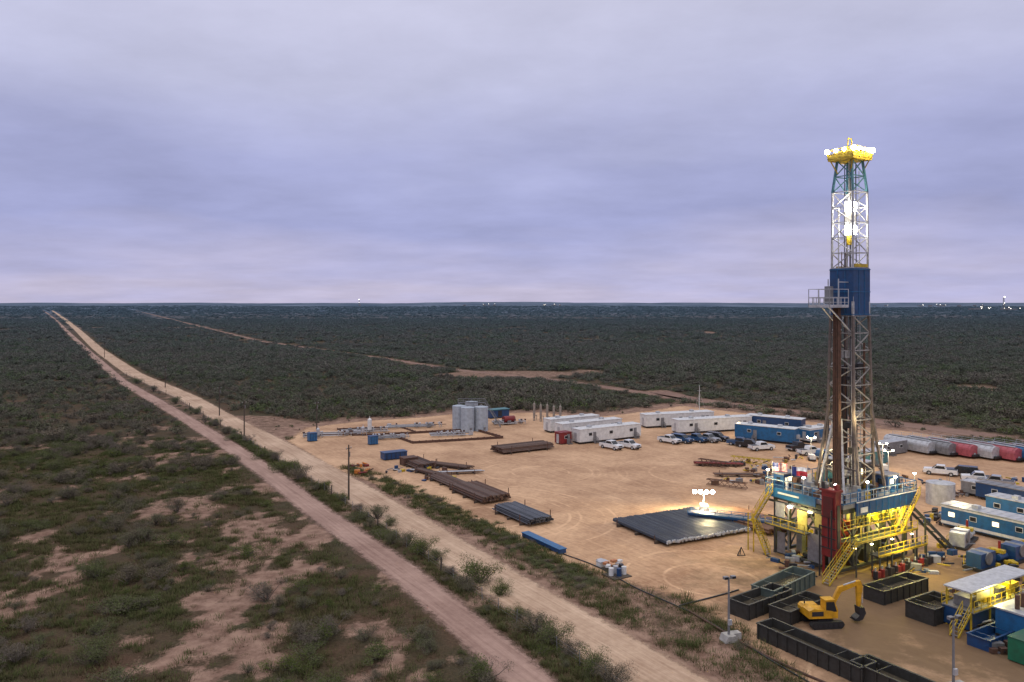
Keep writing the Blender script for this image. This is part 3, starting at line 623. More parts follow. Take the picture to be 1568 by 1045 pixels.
for z in (4,5.2,6.4): m.box((-8.44,-4.6,z),(.08,.1,1.1),M_dark())
m.box((-7.9,-5.58,6.),(.5,.06,5.),M_dark())
m.box((-8.1,-3.9,10.6),(.7,.5,.8),M_dark());m.box((-7.7,-5.2,10.5),(.5,.4,.6),M_red())
for yy in (-5.4,-3.8): m.beam((-8.2,yy,0),(-8.2,yy,2.4),.22,r)
m.cyl((-8.8,-5.3,0),(-8.8,-5.3,8),.1,M_dark(),8);m.cyl((-8.8,-3.7,0),(-8.8,-3.7,6),.1,M_dark(),8)
m.build('red_accumulator_tower',parent=rig)
def flag(name,lx,ly,kind):
    m=MB();m.cyl((0,0,0),(0,0,3.2),.035,M_lgrey(),6)
    w,h=1.9,1.1;nx,nz=13,13
    mr,mw,mbk=mat('flag_red',(.45,.02,.03)),mat('flag_white',(.75,.75,.75)),mat('flag_blue',(.02,.04,.2))
    P=lambda i,j:(i/nx*w,.12*math.sin(i*.9),2.0+j/nz*h-.15*(i/nx)**2)
    for i in range(nx):
        for j in range(nz):
            if kind=='us': mm=mbk if (i<5 and j>=6) else (mr if j%2==0 else mw)
            else: mm=mbk if i<4 else (mw if j>6 else mr)
            m.add([P(i,j),P(i+1,j),P(i+1,j+1),P(i,j+1)],[(0,1,2,3)],mm)
    o=m.build(name,parent=rig);o.location=(lx,ly,8.6);o.rotation_euler=(0,0,-GR);return o
flag('us_flag',-7.2,4.6,'us');flag('texas_flag',-7.2,1.6,'tx')
def lamp(name,loc,power,c=(1,.9,.65),r=.25,parent=None):
    l=bpy.data.lights.new(name,'POINT');l.energy=power;l.color=c;l.shadow_soft_size=r
    o=bpy.data.objects.new(name,l);col.objects.link(o);o.location=loc
    if parent:o.parent=parent
    return o
YL=(1,.88,.07);WL=(1,.80,.42)
for i,(p,w,c) in enumerate([((-.5,-5.0,6.7),1100,YL),((3.5,-5.0,6.7),1100,YL),((-8.3,1.0,6.2),350,(1,.85,.35)),((0,-2,6.5),1300,YL),((1,-8.9,3.6),900,(1,.85,.3)),
    ((-9.2,4,11.3),1500,WL),((3,-8,11.6),1700,WL),((0,1,12.5),500,WL),((MX,MY-3.0,52.2),1100,(1,.9,.45)),((MX-1.2,MY-1.2,44),450,WL),((MX-2.4,MY-2.9,18),450,WL)]):
    lamp('floodlight_%d'%i,p,w,c,.25,rig)
# ------------------------------------------------------------------ pad objects
def trailer(name,loc,rz,L,W,H,body,roof,trim=None,lit=False,zb=.5,nwin=4,ac=True):
    m=MB();m.box((0,0,zb+H/2),(L,W,H),body);m.box((0,0,zb+H+.06),(L+.2,W+.2,.12),roof)
    if trim: m.box((0,0,zb+.3),(L+.04,W+.04,.4),trim);m.box((0,0,zb+H-.2),(L+.04,W+.04,.25),trim)
    m.box((0,0,zb-.15),(L-.3,W-.5,.3),M_dark())
    for x in np.linspace(-L*.38,L*.38,4): m.box((x,0,.15),(.4,W*.8,.4),M_dark())
    for i in range(nwin):
        x=-L/2+L*(i+.5)/nwin
        for sy in (-1,1):
            m.box((x,sy*(W/2+.02),zb+H*.58),(.95,.06,.7),M_white() if body!=M_white() else M_grey());m.box((x,sy*(W/2+.05),zb+H*.58),(.8,.06,.55),M_winlit() if (lit and i%2==0) else M_glass())
        m.box((x+.2*L/nwin,-W/2-.03,zb+1.05),(.85,.06,2.0),M_grey()) if i%2==0 else None
        if i%2==0: m.stairs((x+.2*L/nwin,-W/2-.1,zb),(x+.2*L/nwin,-W/2-1.,.05),.9,M_grey())
    m.box((-L/2-.03,0,zb+1.05),(.06,.9,2.0),M_lgrey())
    if ac:
        for x in (-L*.28,L*.22): m.box((x,.2,zb+H+.35),(.9,.9,.45),M_lgrey())
        m.box((L/2+.3,0,zb+1.2),(.55,1,.9),M_lgrey())
    for x in np.arange(-L/2+1,L/2,1.3): m.box((x,0,zb+H+.14),(.05,W+.1,.05),roof)
    return m.build(name,loc,rz)
W_=M_white();
trailer('office_trailer',at(945,678,-2,3),GR,18,3.2,2.8,W_,W_,nwin=3)
trailer('office_trailer',at(925,672,-3,6),GR,18,3.2,2.8,W_,W_,nwin=3)
trailer('office_trailer',at(905,668,-4,9),GR,15,3.2,2.8,W_,W_,nwin=3)
trailer('crew_trailer',at(1095,664,0,3),GR*.6,21,3.4,2.9,W_,W_,nwin=3)
trailer('crew_trailer',at(1042,656,0,4),GR*.6,20,3.4,2.9,W_,W_,nwin=3)
trailer('blue_trailer',at(1178,678,0,2),-GR*1.2,14,3.4,3.0,M_blue(),W_,None,nwin=2)
trailer('blue_trailer',at(1195,664,0,4),-GR*1.2,14,3.4,3.0,M_dblue(),W_,None,nwin=2)
trailer('blue_trailer',at(1262,682,0,5),GR,8,3,2.8,M_blue(),W_,W_,nwin=2)
trailer('tool_trailer',at(1530,828,1,1),GR+math.pi/2,15,3.2,2.7,M_blue(),M_lgrey(),W_,lit=True,nwin=5)
trailer('tool_trailer',at(1590,806,0,0),GR+math.pi/2,13,3.2,2.7,M_blue(),M_lgrey(),None,nwin=4)
trailer('equipment_container',at(1560,775,0,0),GR+math.pi/2,12,2.6,2.2,M_dblue(),M_grey(),None,nwin=2,ac=False)
trailer('equipment_container',at(1520,765,0,0),GR+math.pi/2,9,2.4,1.8,M_grey(),M_lgrey(),None,nwin=2,ac=False)
trailer('red_container',at(870,682,-1,2),GR,3,2.4,2.4,M_red(),M_red(),None,nwin=1,ac=False,zb=.2)
trailer('storage_container',at(1372,700,0,3),GR,9,2.5,2.5,M_grey(),M_lgrey(),None,nwin=2,ac=False,zb=.2)
trailer('storage_container',at(1345,716,0,3),GR,7,2.5,2.5,M_teal(),M_lgrey(),None,nwin=2,ac=False,zb=.2)
def frac_tank(loc,rz,c):
    m=MB();L,W,H=11,2.6,2.9;pr=[]
    for t in range(9): a=math.pi*t/8;pr.append((W/2*math.cos(a),H*.62+H*.36*math.sin(a)))
    pr=[(W/2,.5)]+pr+[(-W/2,.5)];m.prism(pr,-L/2,L/2,c)
    for i in range(9):
        yy=-L/2+.6+i*(L-1.2)/8;m.prism([(x*1.03,z*1.015) for x,z in pr],yy-.05,yy+.05,c)
    m.box((0,0,H+.05),(.6,L*.9,.08),M_lgrey());m.rail((.35,-L*.4,H),(.35,L*.4,H),M_lgrey(),.8,.05,2)
    for yy in (L/2-1,L/2-2.1):
        for s in (-1,1): m.cyl((s*.9,yy,.45),(s*1.25,yy,.45),.45,M_black(),14)
    m.box((0,-L/2-.3,.7),(1.6,.6,.4),M_dark());m.cyl((0,-L/2-.05,.9),(0,-L/2-.2,.9),.3,M_lgrey(),10);m.cyl((0,0,H),(0,0,H+.25),.35,M_lgrey(),10)
    return m.build('frac_tank',loc,rz)
cs=[M_lgrey(),M_grey(),M_pink(),M_lgrey(),M_pink(),M_blue(),M_red(),M_dblue(),M_pink(),M_red(),M_lgrey(),M_white()]
x0,y0=G(1392,691)
for i,c in enumerate(cs):
    frac_tank((x0+i*3.5*.96,y0-i*1.9,.05),GR*.8,c)
def vtank(name,loc,r,h,c,n=28):
    m=MB();m.cyl((0,0,0),(0,0,h),r,c,n);m.cyl((0,0,h),(0,0,h+r*.18),r*1.01,c,n,r2=.2)
    for z in np.linspace(h*.2,h*.98,4): m.cyl((0,0,z),(0,0,z+.05),r*1.012,c,n)
    m.cyl((0,0,h+r*.1),(0,0,h+r*.1+.35),.25,M_grey(),10);m.box((0,-r-.05,.8),(.6,.1,.6),M_grey())
    for k in (-.2,.2): m.beam((r+.1,k,0),(r+.1,k,h+.8),.04,M_grey())
    for i in range(int(h/.4)): m.beam((r+.1,-.2,.4*i),(r+.1,.2,.4*i),.03,M_grey())
    return m.build(name,loc,GR)
tk=mat('tank_paint',(.38,.43,.48),.5,var=.25)
for u,v in ((703,658),(716,661),(737,660)): vtank('storage_tank',at(u,v),1.7,6.0,tk)
vtank('storage_tank',at(722,651),1.7,6.0,tk)
vtank('mud_tank',at(1440,772),2.1,3.4,M_lgrey())
m=MB();m.box((0,0,6.3),(7,.8,.08),M_grey());m.rail((-3.5,-.4,6.3),(3.5,-.4,6.3),M_grey(),1.1,.06,1.2);m.rail((-3.5,.4,6.3),(3.5,.4,6.3),M_grey(),1.1,.06,1.2);m.stairs((3.5,0,6.3),(7.5,0,.1),.8,M_grey())
m.beam((-3.4,0,0),(-3.4,0,6.2),.15,M_grey());m.beam((3.4,0,0),(3.4,0,6.2),.15,M_grey());m.build('tank_walkway',at(722,655),0)
def berm(name,u0,v0,u1,v1,dep,h,c):
    a=Vector((*G(u0,v0),0));b=Vector((*G(u1,v1),0));o=Vector((A2[0],A2[1],0))*dep;m=MB()
    for p,qq in ((a,b),(b,b+o),(b+o,a+o),(a+o,a)):
        m.beam(p+Vector((0,0,h/2)),qq+Vector((0,0,h/2)),.2,c,h=h)
        n=int((qq-p).length/1.5)
        for i in range(n): t=p.lerp(qq,i/n);m.box((t.x,t.y,h/2+.05),(.2,.2,h+.1),c)
    return m.build(name)
berm('containment_wall',632,680,770,672,14,.6,M_rust());berm('containment_wall',540,668,640,664,11,.4,M_rust())
def piping(name,loc,rz,L,W,seed):
    r=random.Random(seed);m=MB()
    for i in range(7):
        yy=-W/2+W*i/6;m.cyl((-L/2,yy,.5),(L/2*r.uniform(.2,1),yy,.5),.09,r.choice([M_lgrey(),M_rust(),M_grey()]),8)
    for i in range(9):
        x=r.uniform(-L/2,L/2);m.cyl((x,-W/2,.8),(x,W/2,.8),.08,M_lgrey(),8);m.cyl((x,-W/3,.1),(x,-W/3,1.5),.08,M_lgrey(),8);m.cyl((x-.2,-W/3,1.3),(x+.2,-W/3,1.3),.2,M_lgrey() if i%2 else M_rust(),10)
    for i in range(4):
        x=r.uniform(-L/2,L/2);m.box((x,r.uniform(-1,1),.6),(1.0,.7,1.),r.choice([M_lgrey(),M_lgrey(),M_grey()]))
    return m.build(name,loc,rz)
piping('flowline_manifold',at(510,668),GR*.4,14,5,1);piping('flowline_manifold',at(560,662),GR*.4,12,5,2);piping('flowline_manifold',at(640,655),GR*.4,16,4,3);piping('flowline_manifold',at(780,650),GR*.4,9,4,4);piping('flowline_manifold',at(600,672),GR*.4,9,4,5);piping('flowline_manifold',at(690,668),GR*.4,10,4,6)
def vessel(name,loc,h,r,c):
    m=MB();m.cyl((0,0,.8),(0,0,h),r,c,16);m.cyl((0,0,h),(0,0,h+.35),r,c,16,r2=.1)
    for t in (0,2.1,4.2): m.beam((r*.8*math.cos(t),r*.8*math.sin(t),0),(r*.8*math.cos(t),r*.8*math.sin(t),1),.1,M_grey())
    m.cyl((r,0,1.5),(r+.5,0,1.5),.1,c,8);m.cyl((r+.5,0,1.5),(r+.5,0,.2),.1,c,8);m.cyl((0,0,h),(0,0,h+.8),.07,c,8)
    return m.build(name,loc,GR)
vessel('separator_vessel',at(566,664),3.4,.5,M_white());vessel('separator_vessel',at(487,672),2.2,.4,M_lgrey());vessel('separator_vessel',at(556,668),2.0,.35,M_lgrey())
for u,v in ((571,681),(478,676)):
    m=MB();m.box((0,0,1.),(1.9,1.5,1.7),M_blue());m.box((0,0,1.92),(2.05,1.65,.12),M_dblue())
    for k in (-.6,0,.6): m.box((k,-.78,1),(.08,.06,1.6),M_dblue())
    m.box((0,0,.08),(2.1,1.4,.15),M_dark());m.build('blue_chemical_tote',at(u,v),GR)
for i in range(5): vessel('heater_stack',at(818+i*10,645+i*1.2),4.6-.2*(i%2),.32,mat('tan_paint',(.30,.26,.22)))
m=MB();m.box((0,0,1.3),(6,2.6,2.),M_dblue());m.box((0,0,2.4),(6.3,3,.2),M_teal());m.box((0,-1.32,1.3),(1.2,.06,1.5),M_dark());m.box((0,0,.15),(6,2,.3),M_dark());m.build('pump_house',at(762,640),GR)
m=MB();m.cyl((-1.6,0,1.3),(1.6,0,1.3),.9,M_red(),16);m.box((0,0,.2),(3.2,1.6,.3),M_dark())
for k in (-1,1): m.box((k,0,.5),(.3,1.4,.7),M_dark())
m.build('red_fuel_tank',at(779,650),GR)
def pipes(name,loc,rz,n,L,r,c,layers=1,zb=.35,jit=.25,endc=None,w=None):
    m=MB();rr=random.Random(n)
    cc=c if isinstance(c,list) else [c]
    for k in range(layers):
        for i in range(n-k):
            x=(i-(n-k-1)/2)*2.05*r;z=zb+r+k*1.75*r;j=rr.uniform(-jit,jit)
            m.cyl((x,-L/2+j,z),(x,L/2+j,z),r,rr.choice(cc),8)
            if endc: m.cyl((x,-L/2+j-.07,z),(x,-L/2+j+.12,z),r*1.12,endc,8)
    W=n*2.05*r+.8
    for yy in (-L*.35,0,L*.35): m.box((0,yy,zb/2),(W,.3,zb-.01),M_wood())
    for yy in (-L*.35,L*.35):
        for s in (-1,1): m.beam((s*W/2,yy,0),(s*W/2,yy,zb+layers*2*r+.35),.1,M_rust())
    return m.build(name,loc,rz)
pm=[mat('dark_pipe',(.05,.057,.07),.42,.5,scale=.5),mat('dark_pipe_worn',(.08,.09,.105),.5,.4,scale=.5),mat('dark_pipe_blue',(.035,.045,.065),.4,.5)]
rp_=[M_rust(),mat('rusty_steel_dark',(.07,.04,.03),.7,.2),mat('rusty_steel_grey',(.15,.10,.08),.7,.2)]
xx,yy=(15.1+19.3+32.7+28.6)/4,(116.4+104+110.5+121.9)/4
pipes('drill_pipe_rack',(xx,yy,.05),GR*.85,72,12.6,.1,pm,2,.4,.22,M_lgrey())
pipes('casing_rack',at(735,760),GR,16,11,.17,rp_,3)
pipes('casing_rack',at(690,742),GR,12,11,.14,rp_,2,jit=.8)
pipes('tubing_rack',at(800,793),GR,20,10,.11,[M_pipe(),pm[0]],4)
pipes('casing_rack',at(800,690),GR+math.pi/2,18,13,.14,rp_,4)
pipes('casing_rack',at(640,714),GR,14,8,.15,rp_,3);pipes('pipe_bundle',at(685,716),GR+.5,10,10,.1,rp_,2,jit=.9);pipes('pipe_bundle',at(700,726),GR+1.2,8,9,.09,[M_lgrey(),M_rust()],1,jit=.8);pipes('pipe_bundle',at(660,728),GR+.2,9,9,.1,rp_,2,jit=.8)
pipes('casing_rack',at(1152,803),GR,18,11,.17,mat('brown_pipe',(.20,.10,.055),.6,.2),2)
pipes('pipe_bundle',at(1100,714),GR+.9,9,9,.1,[M_red(),M_rust()],2);pipes('pipe_bundle',at(1130,730),GR+1.0,7,9,.1,rp_,1)
m=MB();m.box((0,0,.4),(1.0,9,.5),M_dblue());m.box((0,0,.7),(1.2,9.1,.08),M_blue());[m.box((0,-4+i*1.6,.15),(1.2,.2,.3),M_dark()) for i in range(6)];m.build('blue_skid_beam',at(832,836),GR)
m=MB();m.box((0,0,.8),(5,2.2,1.3),M_dblue());m.box((0,0,1.5),(5.2,2.4,.12),M_dblue());[m.box((-2+i,-1.12,.8),(.1,.06,1.2),M_dark()) for i in range(5)];m.build('blue_skip',at(603,703),GR)
m=MB();m.box((0,0,.8),(3,2.2,1.3),M_rust());m.box((0,-1.12,.8),(2.8,.05,.1),M_dark());m.box((0,0,1.5),(3.2,2.4,.1),M_rust());m.build('tool_basket',at(626,712),GR)
m=MB();m.box((0,0,1.),(1.8,16,.3),M_dblue());m.rail((-.9,-8,1.1),(-.9,8,1.1),M_blue(),.5,.08,2);m.rail((.9,-8,1.1),(.9,8,1.1),M_blue(),.5,.08,2)
m.box((0,0,1.17),(1.2,15.6,.05),M_grey())
for i in range(6):
    for s in (-.8,.8): m.beam((s,-7.5+i*3,0),(s,-7.5+i*3,1),.16,M_dblue())
for i in range(5): m.beam((-.8,-7.5+i*3,0),(-.8,-4.5+i*3,1),.1,M_dblue())
m.build('pipe_catwalk',at(1140,806,0,0),GR+.55)
def light_tower(loc,h,n=4,pw=2500,hs=1.):
    m=MB();m.box((0,0,.8),(2,1.1,.9),M_white());m.box((0,0,.35),(2.4,1.2,.15),M_dark());m.cyl((-.2,-.7,.35),(-.2,-.5,.35),.35,M_black(),12);m.cyl((-.2,.5,.35),(-.2,.7,.35),.35,M_black(),12)
    m.beam((1.1,0,.4),(2.3,0,.3),.1,M_dark());m.beam((.6,0,.4),(.6,0,h),.14,M_lgrey());m.beam((.6,-.9*hs,h),(.6,.9*hs,h),.08,M_lgrey())
    for i in range(n):
        yy=(-.9+1.8*i/(n-1))*hs;m.cyl((.4,yy,h+.2),(.65,yy,h+.2),.2*hs,M_dark(),12);m.ball((.42,yy,h+.2),.21*hs,M_lampw(),10)
    o=m.build('light_tower',loc,GR+.9);lamp('light_tower_lamp',(-.4,0,h+.5),pw,WL,.3,o);return o
light_tower(at(1078,786),2.9,4,6500,1.5)
for u,v,h in ((1353,722,5),(1362,735,5),(1243,706,4.5)): light_tower(at(u,v),h,2,600,.8)
lamp('trailer_lamp',at(1130,668)[:2]+(4.2,),300,WL);lamp('yard_lamp',at(1470,800)[:2]+(6.,),1200,WL)
def pickup(loc,rz,c,suv=False):
    m=MB();
    m.prism([(-2.8,.45),(2.75,.45),(2.85,.75),(2.75,1.12),(1.3,1.22),(-2.8,1.22)],-.95,.95,c)
    if suv: cab=[(-2.6,1.22),(1.3,1.22),(.6,1.86),(-2.4,1.86)]
    else: cab=[(-.95,1.22),(1.3,1.22),(.6,1.88),(-.75,1.88)]
    m.prism(cab,-.82,.82,c)
    z0,z1=1.28,1.78
    m.prism([(cab[0][0]+.12,z0),(cab[1][0]-.22,z0),(cab[2][0]-.02,z1),(cab[3][0]+.1,z1)],-.835,.835,M_glass())
    m.prism([(1.30,1.25),(1.345,1.25),(.68,1.84),(.63,1.84)],-.74,.74,M_glass())
    if not suv: m.box((-1.88,0,1.225),(1.7,1.6,.03),M_dark())
    for x in (-1.75,1.85):
        for s in (-1,1): m.cyl((x,s*.72,.4),(x,s*.98,.4),.42,M_black(),16);m.cyl((x,s*.98,.4),(x,s*.995,.4),.22,M_lgrey(),10)
    m.box((2.84,0,.55),(.14,1.9,.22),M_dark());m.box((-2.84,0,.6),(.12,1.85,.2),M_lgrey());m.box((2.82,0,.9),(.05,1.1,.25),M_dark())
    for s in (-1,1): m.box((2.78,s*.75,.95),(.08,.3,.18),M_white());m.box((-2.81,s*.85,1.),(.04,.14,.3),M_red());m.box((1.,s*1.02,1.3),(.15,.16,.14),c)
    return m.build('suv' if suv else 'pickup_truck',loc,rz,bevel=.05)
cw=mat('car_white',(.72,.72,.72),.25,var=.08);ck=mat('car_black',(.02,.022,.028),.2,var=.1);cb=mat('car_blue',(.03,.08,.18),.25,var=.1);cr=mat('car_silver',(.42,.43,.45),.25,.4,var=.1)
for u,v,r_,c,s in ((936,688,-.9,cw,0),(963,687,-.9,cw,0),(1025,679,-.9,cw,0),(1044,678,-.9,cb,1),(1066,677,-.9,cb,0),(1098,675,-.9,ck,1),(1084,677,-.9,cr,0),(1133,683,-.6,cb,0),(1147,686,-.6,ck,0),(1166,690,.3,cw,0),
    (1222,690,.5,ck,0),(1241,697,.3,cw,0),(1268,703,.4,cb,1),(1440,728,2.6,cw,0),(1474,729,2.6,ck,1),(1499,739,2.7,cw,0),(1525,745,2.5,cr,0)):
    pickup(at(u,v),r_,c,bool(s))
def bin_(name,loc,rz,L,W,H,c,fill=None):
    m=MB();t=.12
    for s in (-1,1):
        m.box((0,s*(W/2-t/2),H/2),(L,t,H),c);m.box((s*(L/2-t/2),0,H/2),(t,W-2*t-.01,H),c)
        m.box((0,s*(W/2),H+.05),(L+.1,.2,.1),c);m.box((s*(L/2),0,H+.05),(.2,W-.25,.1),c)
        for i in range(int(L/1.1)+1): m.box((-L/2+.2+i*1.1,s*(W/2+.05),H/2),(.12,.12,H-.05),c)
    m.box((0,0,.12),(L-.3,W-.3,.1),c)
    if fill: m.box((0,0,H*.45),(L-.26,W-.26,.1),fill)
    for x in (-L/4,L/4): m.beam((x,-W/2,H),(x,W/2,H),.08,c)
    return m.build(name,loc,rz)
bd=mat('black_bin',(.045,.045,.042),.6,.3,var=.6,scale=2.5)
bin_('cuttings_bin',at(1200,908),GR+.2,9,2.6,1.5,mat('teal_bin',(.08,.11,.10),.6),M_mud())
bin_('cuttings_bin',at(1165,933),GR+.1,7.5,2.4,1.5,bd,M_mud());bin_('cuttings_bin',at(1222,942),GR+.1,6.5,2.4,1.3,bd,M_mud())
bin_('cuttings_bin',at(1245,1008),GR-math.pi/2,11,2.2,1.4,bd,M_mud());bin_('cuttings_bin',at(1392,1068),GR-math.pi/2,9,2.4,1.4,bd,M_mud())
bin_('cuttings_bin',at(1372,912),GR,8,2.4,1.4,bd,M_mud());bin_('cuttings_bin',at(1430,945),GR,5,3.,1.6,bd,M_mud());bin_('mud_skip',at(1520,985),GR,5,2.,1.,M_dblue())
m=MB();m.box((0,0,3.9),(11.5,2.7,.14),M_lgrey());[m.beam((x,s*1.2,0),(x,s*1.2,3.85),.14,y) for x in (-5.4,-2,1.8,5.4) for s in (-1,1)]
m.box((0,.3,1.),(11,2.6,1.7),M_dblue());m.box((0,0,1.95),(11.2,3.2,.1),M_grey());m.rail((-5.6,-1.6,2.),(5.6,-1.6,2.),y,1.1,.06,1.2);m.rail((-5.6,1.6,2.),(5.6,1.6,2.),y,1.1,.06,1.2)
for i in range(4): m.box((-4+i*2.6,.1,2.5),(1.5,1.6,.9),y if i%2 else M_grey());m.box((-4+i*2.6,-.8,2.3),(.4,.4,.7),M_dark())
m.stairs((-5.8,-1.,1.95),(-8.,-1.,.05),.8,y,M_grey());m.box((-3,-1.22,3.3),(3,.06,.7),py)
for x in (-4,0,4): m.box((x,0,3.78),(.9,.16,.1),M_lampy())
o=m.build('shale_shaker_house',(48.6,81.2,.05),GR);lamp('shaker_lamp',(-2,-1.9,3.4),350,(1,.85,.3),.3,o);lamp('shaker_lamp_b',(3,0,3.3),350,YL,.3,o)
m=MB();m.box((0,0,1.1),(12,2.8,2.),M_dblue());m.box((0,0,2.15),(12.3,3.2,.1),M_grey());m.rail((-6,-1.6,2.2),(6,-1.6,2.2),y,1.1,.06,1.2);m.stairs((-6.2,0,2.1),(-8.4,0,.05),.8,y,M_grey())
for i in range(5):
    m.cyl((-5+i*2.4,0,2.2),(-5+i*2.4,0,3.3),.4,M_blue() if i%2 else M_lgrey(),12);m.box((-4+i*2.4,.3,2.6),(.8,.8,.8),M_grey())
m.cyl((-5,-2.2,.6),(5,-2.2,.6),.14,y,8);m.build('mud_tank_skid',(58.,80.2,.05),GR)
m=MB();m.box((0,0,1.5),(6,3,2.4),M_blue());m.box((0,0,2.8),(6.3,3.3,.15),M_lgrey());m.cyl((-2,0,2.8),(-2,0,4.2),.22,M_rust(),10);m.cyl((-1,0,2.8),(-1,0,4.2),.22,M_rust(),10)
for i in range(6): m.box((-2.5+i,-1.52,1.5),(.6,.06,1.6),M_dark())
m.rail((-3,-1.6,2.9),(3,-1.6,2.9),y,1.,.07,1.2);m.box((0,0,.2),(6.4,2.8,.3),M_dark());m.build('generator_house',(49.8,76.8,.05),GR)
m=MB();m.box((0,0,1.1),(4.4,2.,2.),M_green());m.box((0,0,2.15),(4.5,2.1,.1),mat('dark_green',(.008,.09,.05)))
for i in range(6): m.box((-2+i*.8,-1.03,1.1),(.1,.07,1.9),M_green())
m.box((0,0,.08),(4,1.6,.12),M_dark());m.build('green_dumpster',(46.8,71.6,.05),GR)
for i,(x_,y_) in enumerate(((58,97),(61,92),(64,100),(60,106))):
    m=MB();c=[M_dblue(),M_grey(),M_dblue(),M_lgrey()][i];m.box((0,0,.2),(7,2.4,.3),M_dark());m.box((-1.6,0,1.2),(3.2,1.8,1.7),c);m.cyl((1.2,-.5,.9),(3,-.5,.9),.4,c,14);m.cyl((1.2,.5,.9),(3,.5,.9),.4,c,14);m.cyl((-1.6,-1.05,1.4),(-1.6,1.05,1.4),.75,M_grey(),16)
    m.cyl((2.6,0,1),(2.6,0,2.6),.16,M_red(),10);m.box((2.2,0,1.5),(.7,1.6,.4),y);m.rail((-3.2,1.15,.4),(3.2,1.15,.4),y,1.1,.07,1.3);m.build('mud_pump',(x_,y_,.05),GR+(i%2)*.3)
# excavator
m=MB();ey=mat('excavator_yellow',(.66,.33,.01),.45,var=.35)
for s in (-1,1):
    pr=[(-1.6,.15),(-1.4,0),(1.4,0),(1.6,.15),(1.75,.4),(1.55,.7),(-1.55,.7),(-1.75,.4)];m.prism(pr,s*1.05-.25,s*1.05+.25,M_black())
    for i in range(6): m.cyl((-1.3+i*.52,s*1.31,.35),(-1.3+i*.52,s*1.34,.35),.2,M_dark(),10)
m.box((0,0,.55),(1.6,1.7,.5),M_dark());m.cyl((0,0,.75),(0,0,1.0),.7,M_dark(),16)
m.prism([(-1.9,1.05),(1.1,1.0),(1.1,1.5),(.4,1.75),(-1.4,2.0),(-1.9,1.8)],-1.15,.25,ey);m.prism([(-1.9,1.05),(-.3,1.05),(-.3,1.9),(-1.7,1.95),(-1.95,1.7)],.25,1.15,ey);m.box((.4,.7,1.12),(1.6,.95,.2),ey)
m.prism([(-.25,1.2),(1.05,1.2),(1.15,1.7),(.75,2.75),(-.25,2.75)],-1.12,-.25,ey)
m.prism([(-.12,1.65),(1.0,1.65),(.7,2.62),(-.12,2.62)],-1.14,-.23,M_glass());m.prism([(1.1,1.5),(1.17,1.72),(.8,2.65),(.74,2.62)],-1.05,-.32,M_glass());m.box((.25,-.69,2.8),(1.1,1.0,.1),ey)
m.box((-1.0,-1.17,1.5),(1.2,.03,.45),M_dark())
m.cyl((-1.5,.6,1.9),(-1.5,.6,2.4),.07,M_dark(),8)
m.prism([(.6,1.2),(1.0,1.2),(2.1,3.1),(3.9,3.75),(3.9,4.0),(1.85,3.6)],-.0,.32,ey);m.prism([(3.6,4.1),(4.15,4.15),(4.35,3.6),(4.1,1.5),(3.85,1.5),(3.75,3.4)],-.02,.34,ey)
m.cyl((1.1,.4,1.3),(2.2,.4,3.0),.09,M_lgrey(),8);m.cyl((2.4,.16,3.75),(3.7,.16,4.1),.08,M_lgrey(),8);m.cyl((4.3,.16,3.3),(4.4,.16,1.9),.07,M_lgrey(),8)
m.prism([(3.8,1.6),(4.35,1.6),(4.55,1.0),(4.2,.35),(3.6,.2),(3.45,.45),(3.9,.8)],-.3,.62,M_dark())
for i in range(4): m.box((3.45,-.22+i*.26,.3),(.25,.08,.12),M_dark())
o=m.build('excavator',at(1258,957),.12,bevel=.03)
# poles
def light_pole(loc,h):
    m=MB();m.prism([(-.7,0),(.7,0),(.45,.6),(-.45,.6)],-.6,.6,M_conc());m.box((.9,.3,.3),(.9,.7,.6),M_conc());m.cyl((0,0,.6),(0,0,h),.12,M_grey(),10,r2=.08);m.beam((-.4,0,h-.1),(.4,0,h-.1),.1,M_grey())
    for s in (-1,1): m.box((s*.4,-.1,h+.02),(.45,.35,.25),M_grey());m.box((s*.4,-.29,h),(.38,.03,.2),M_glass())
    m.box((0,-.2,1.8),(.35,.2,.5),M_lgrey());return m.build('light_pole',loc,.3)
light_pole(at(1116,982),6.0);light_pole(at(1460,1062),6.2)
def upole(u,v,h):
    m=MB();m.cyl((0,0,-.3),(0,0,h),.17,M_wood(),10,r2=.11);m.beam((-.7,0,h-.6),(.7,0,h-.6),.1,M_wood());m.cyl((.25,.1,h-2.),(.25,.1,h-1.2),.18,M_grey(),10)
    for x in (-.6,0,.6): m.cyl((x,0,h-.55),(x,0,h-.35),.05,M_white(),6)
    m.build('utility_pole',(*G(u,v),0),1.1)
for u,v,h in ((534,766,9.),(374,668,8.6),(336,637,8.5),(253,594,8.5),(485,660,7.5),(160,548,8.5)): upole(u,v,h)
m=MB();m.cyl((0,0,0),(0,0,9),.12,M_white(),8,r2=.06);m.beam((-.6,0,7.5),(.6,0,7.5),.05,M_white());[m.beam((0,0,7),(2.5*math.cos(t),2.5*math.sin(t),0),.03,M_white()) for t in (0,2.1,4.2)];m.build('antenna_mast',at(1071,640),0)
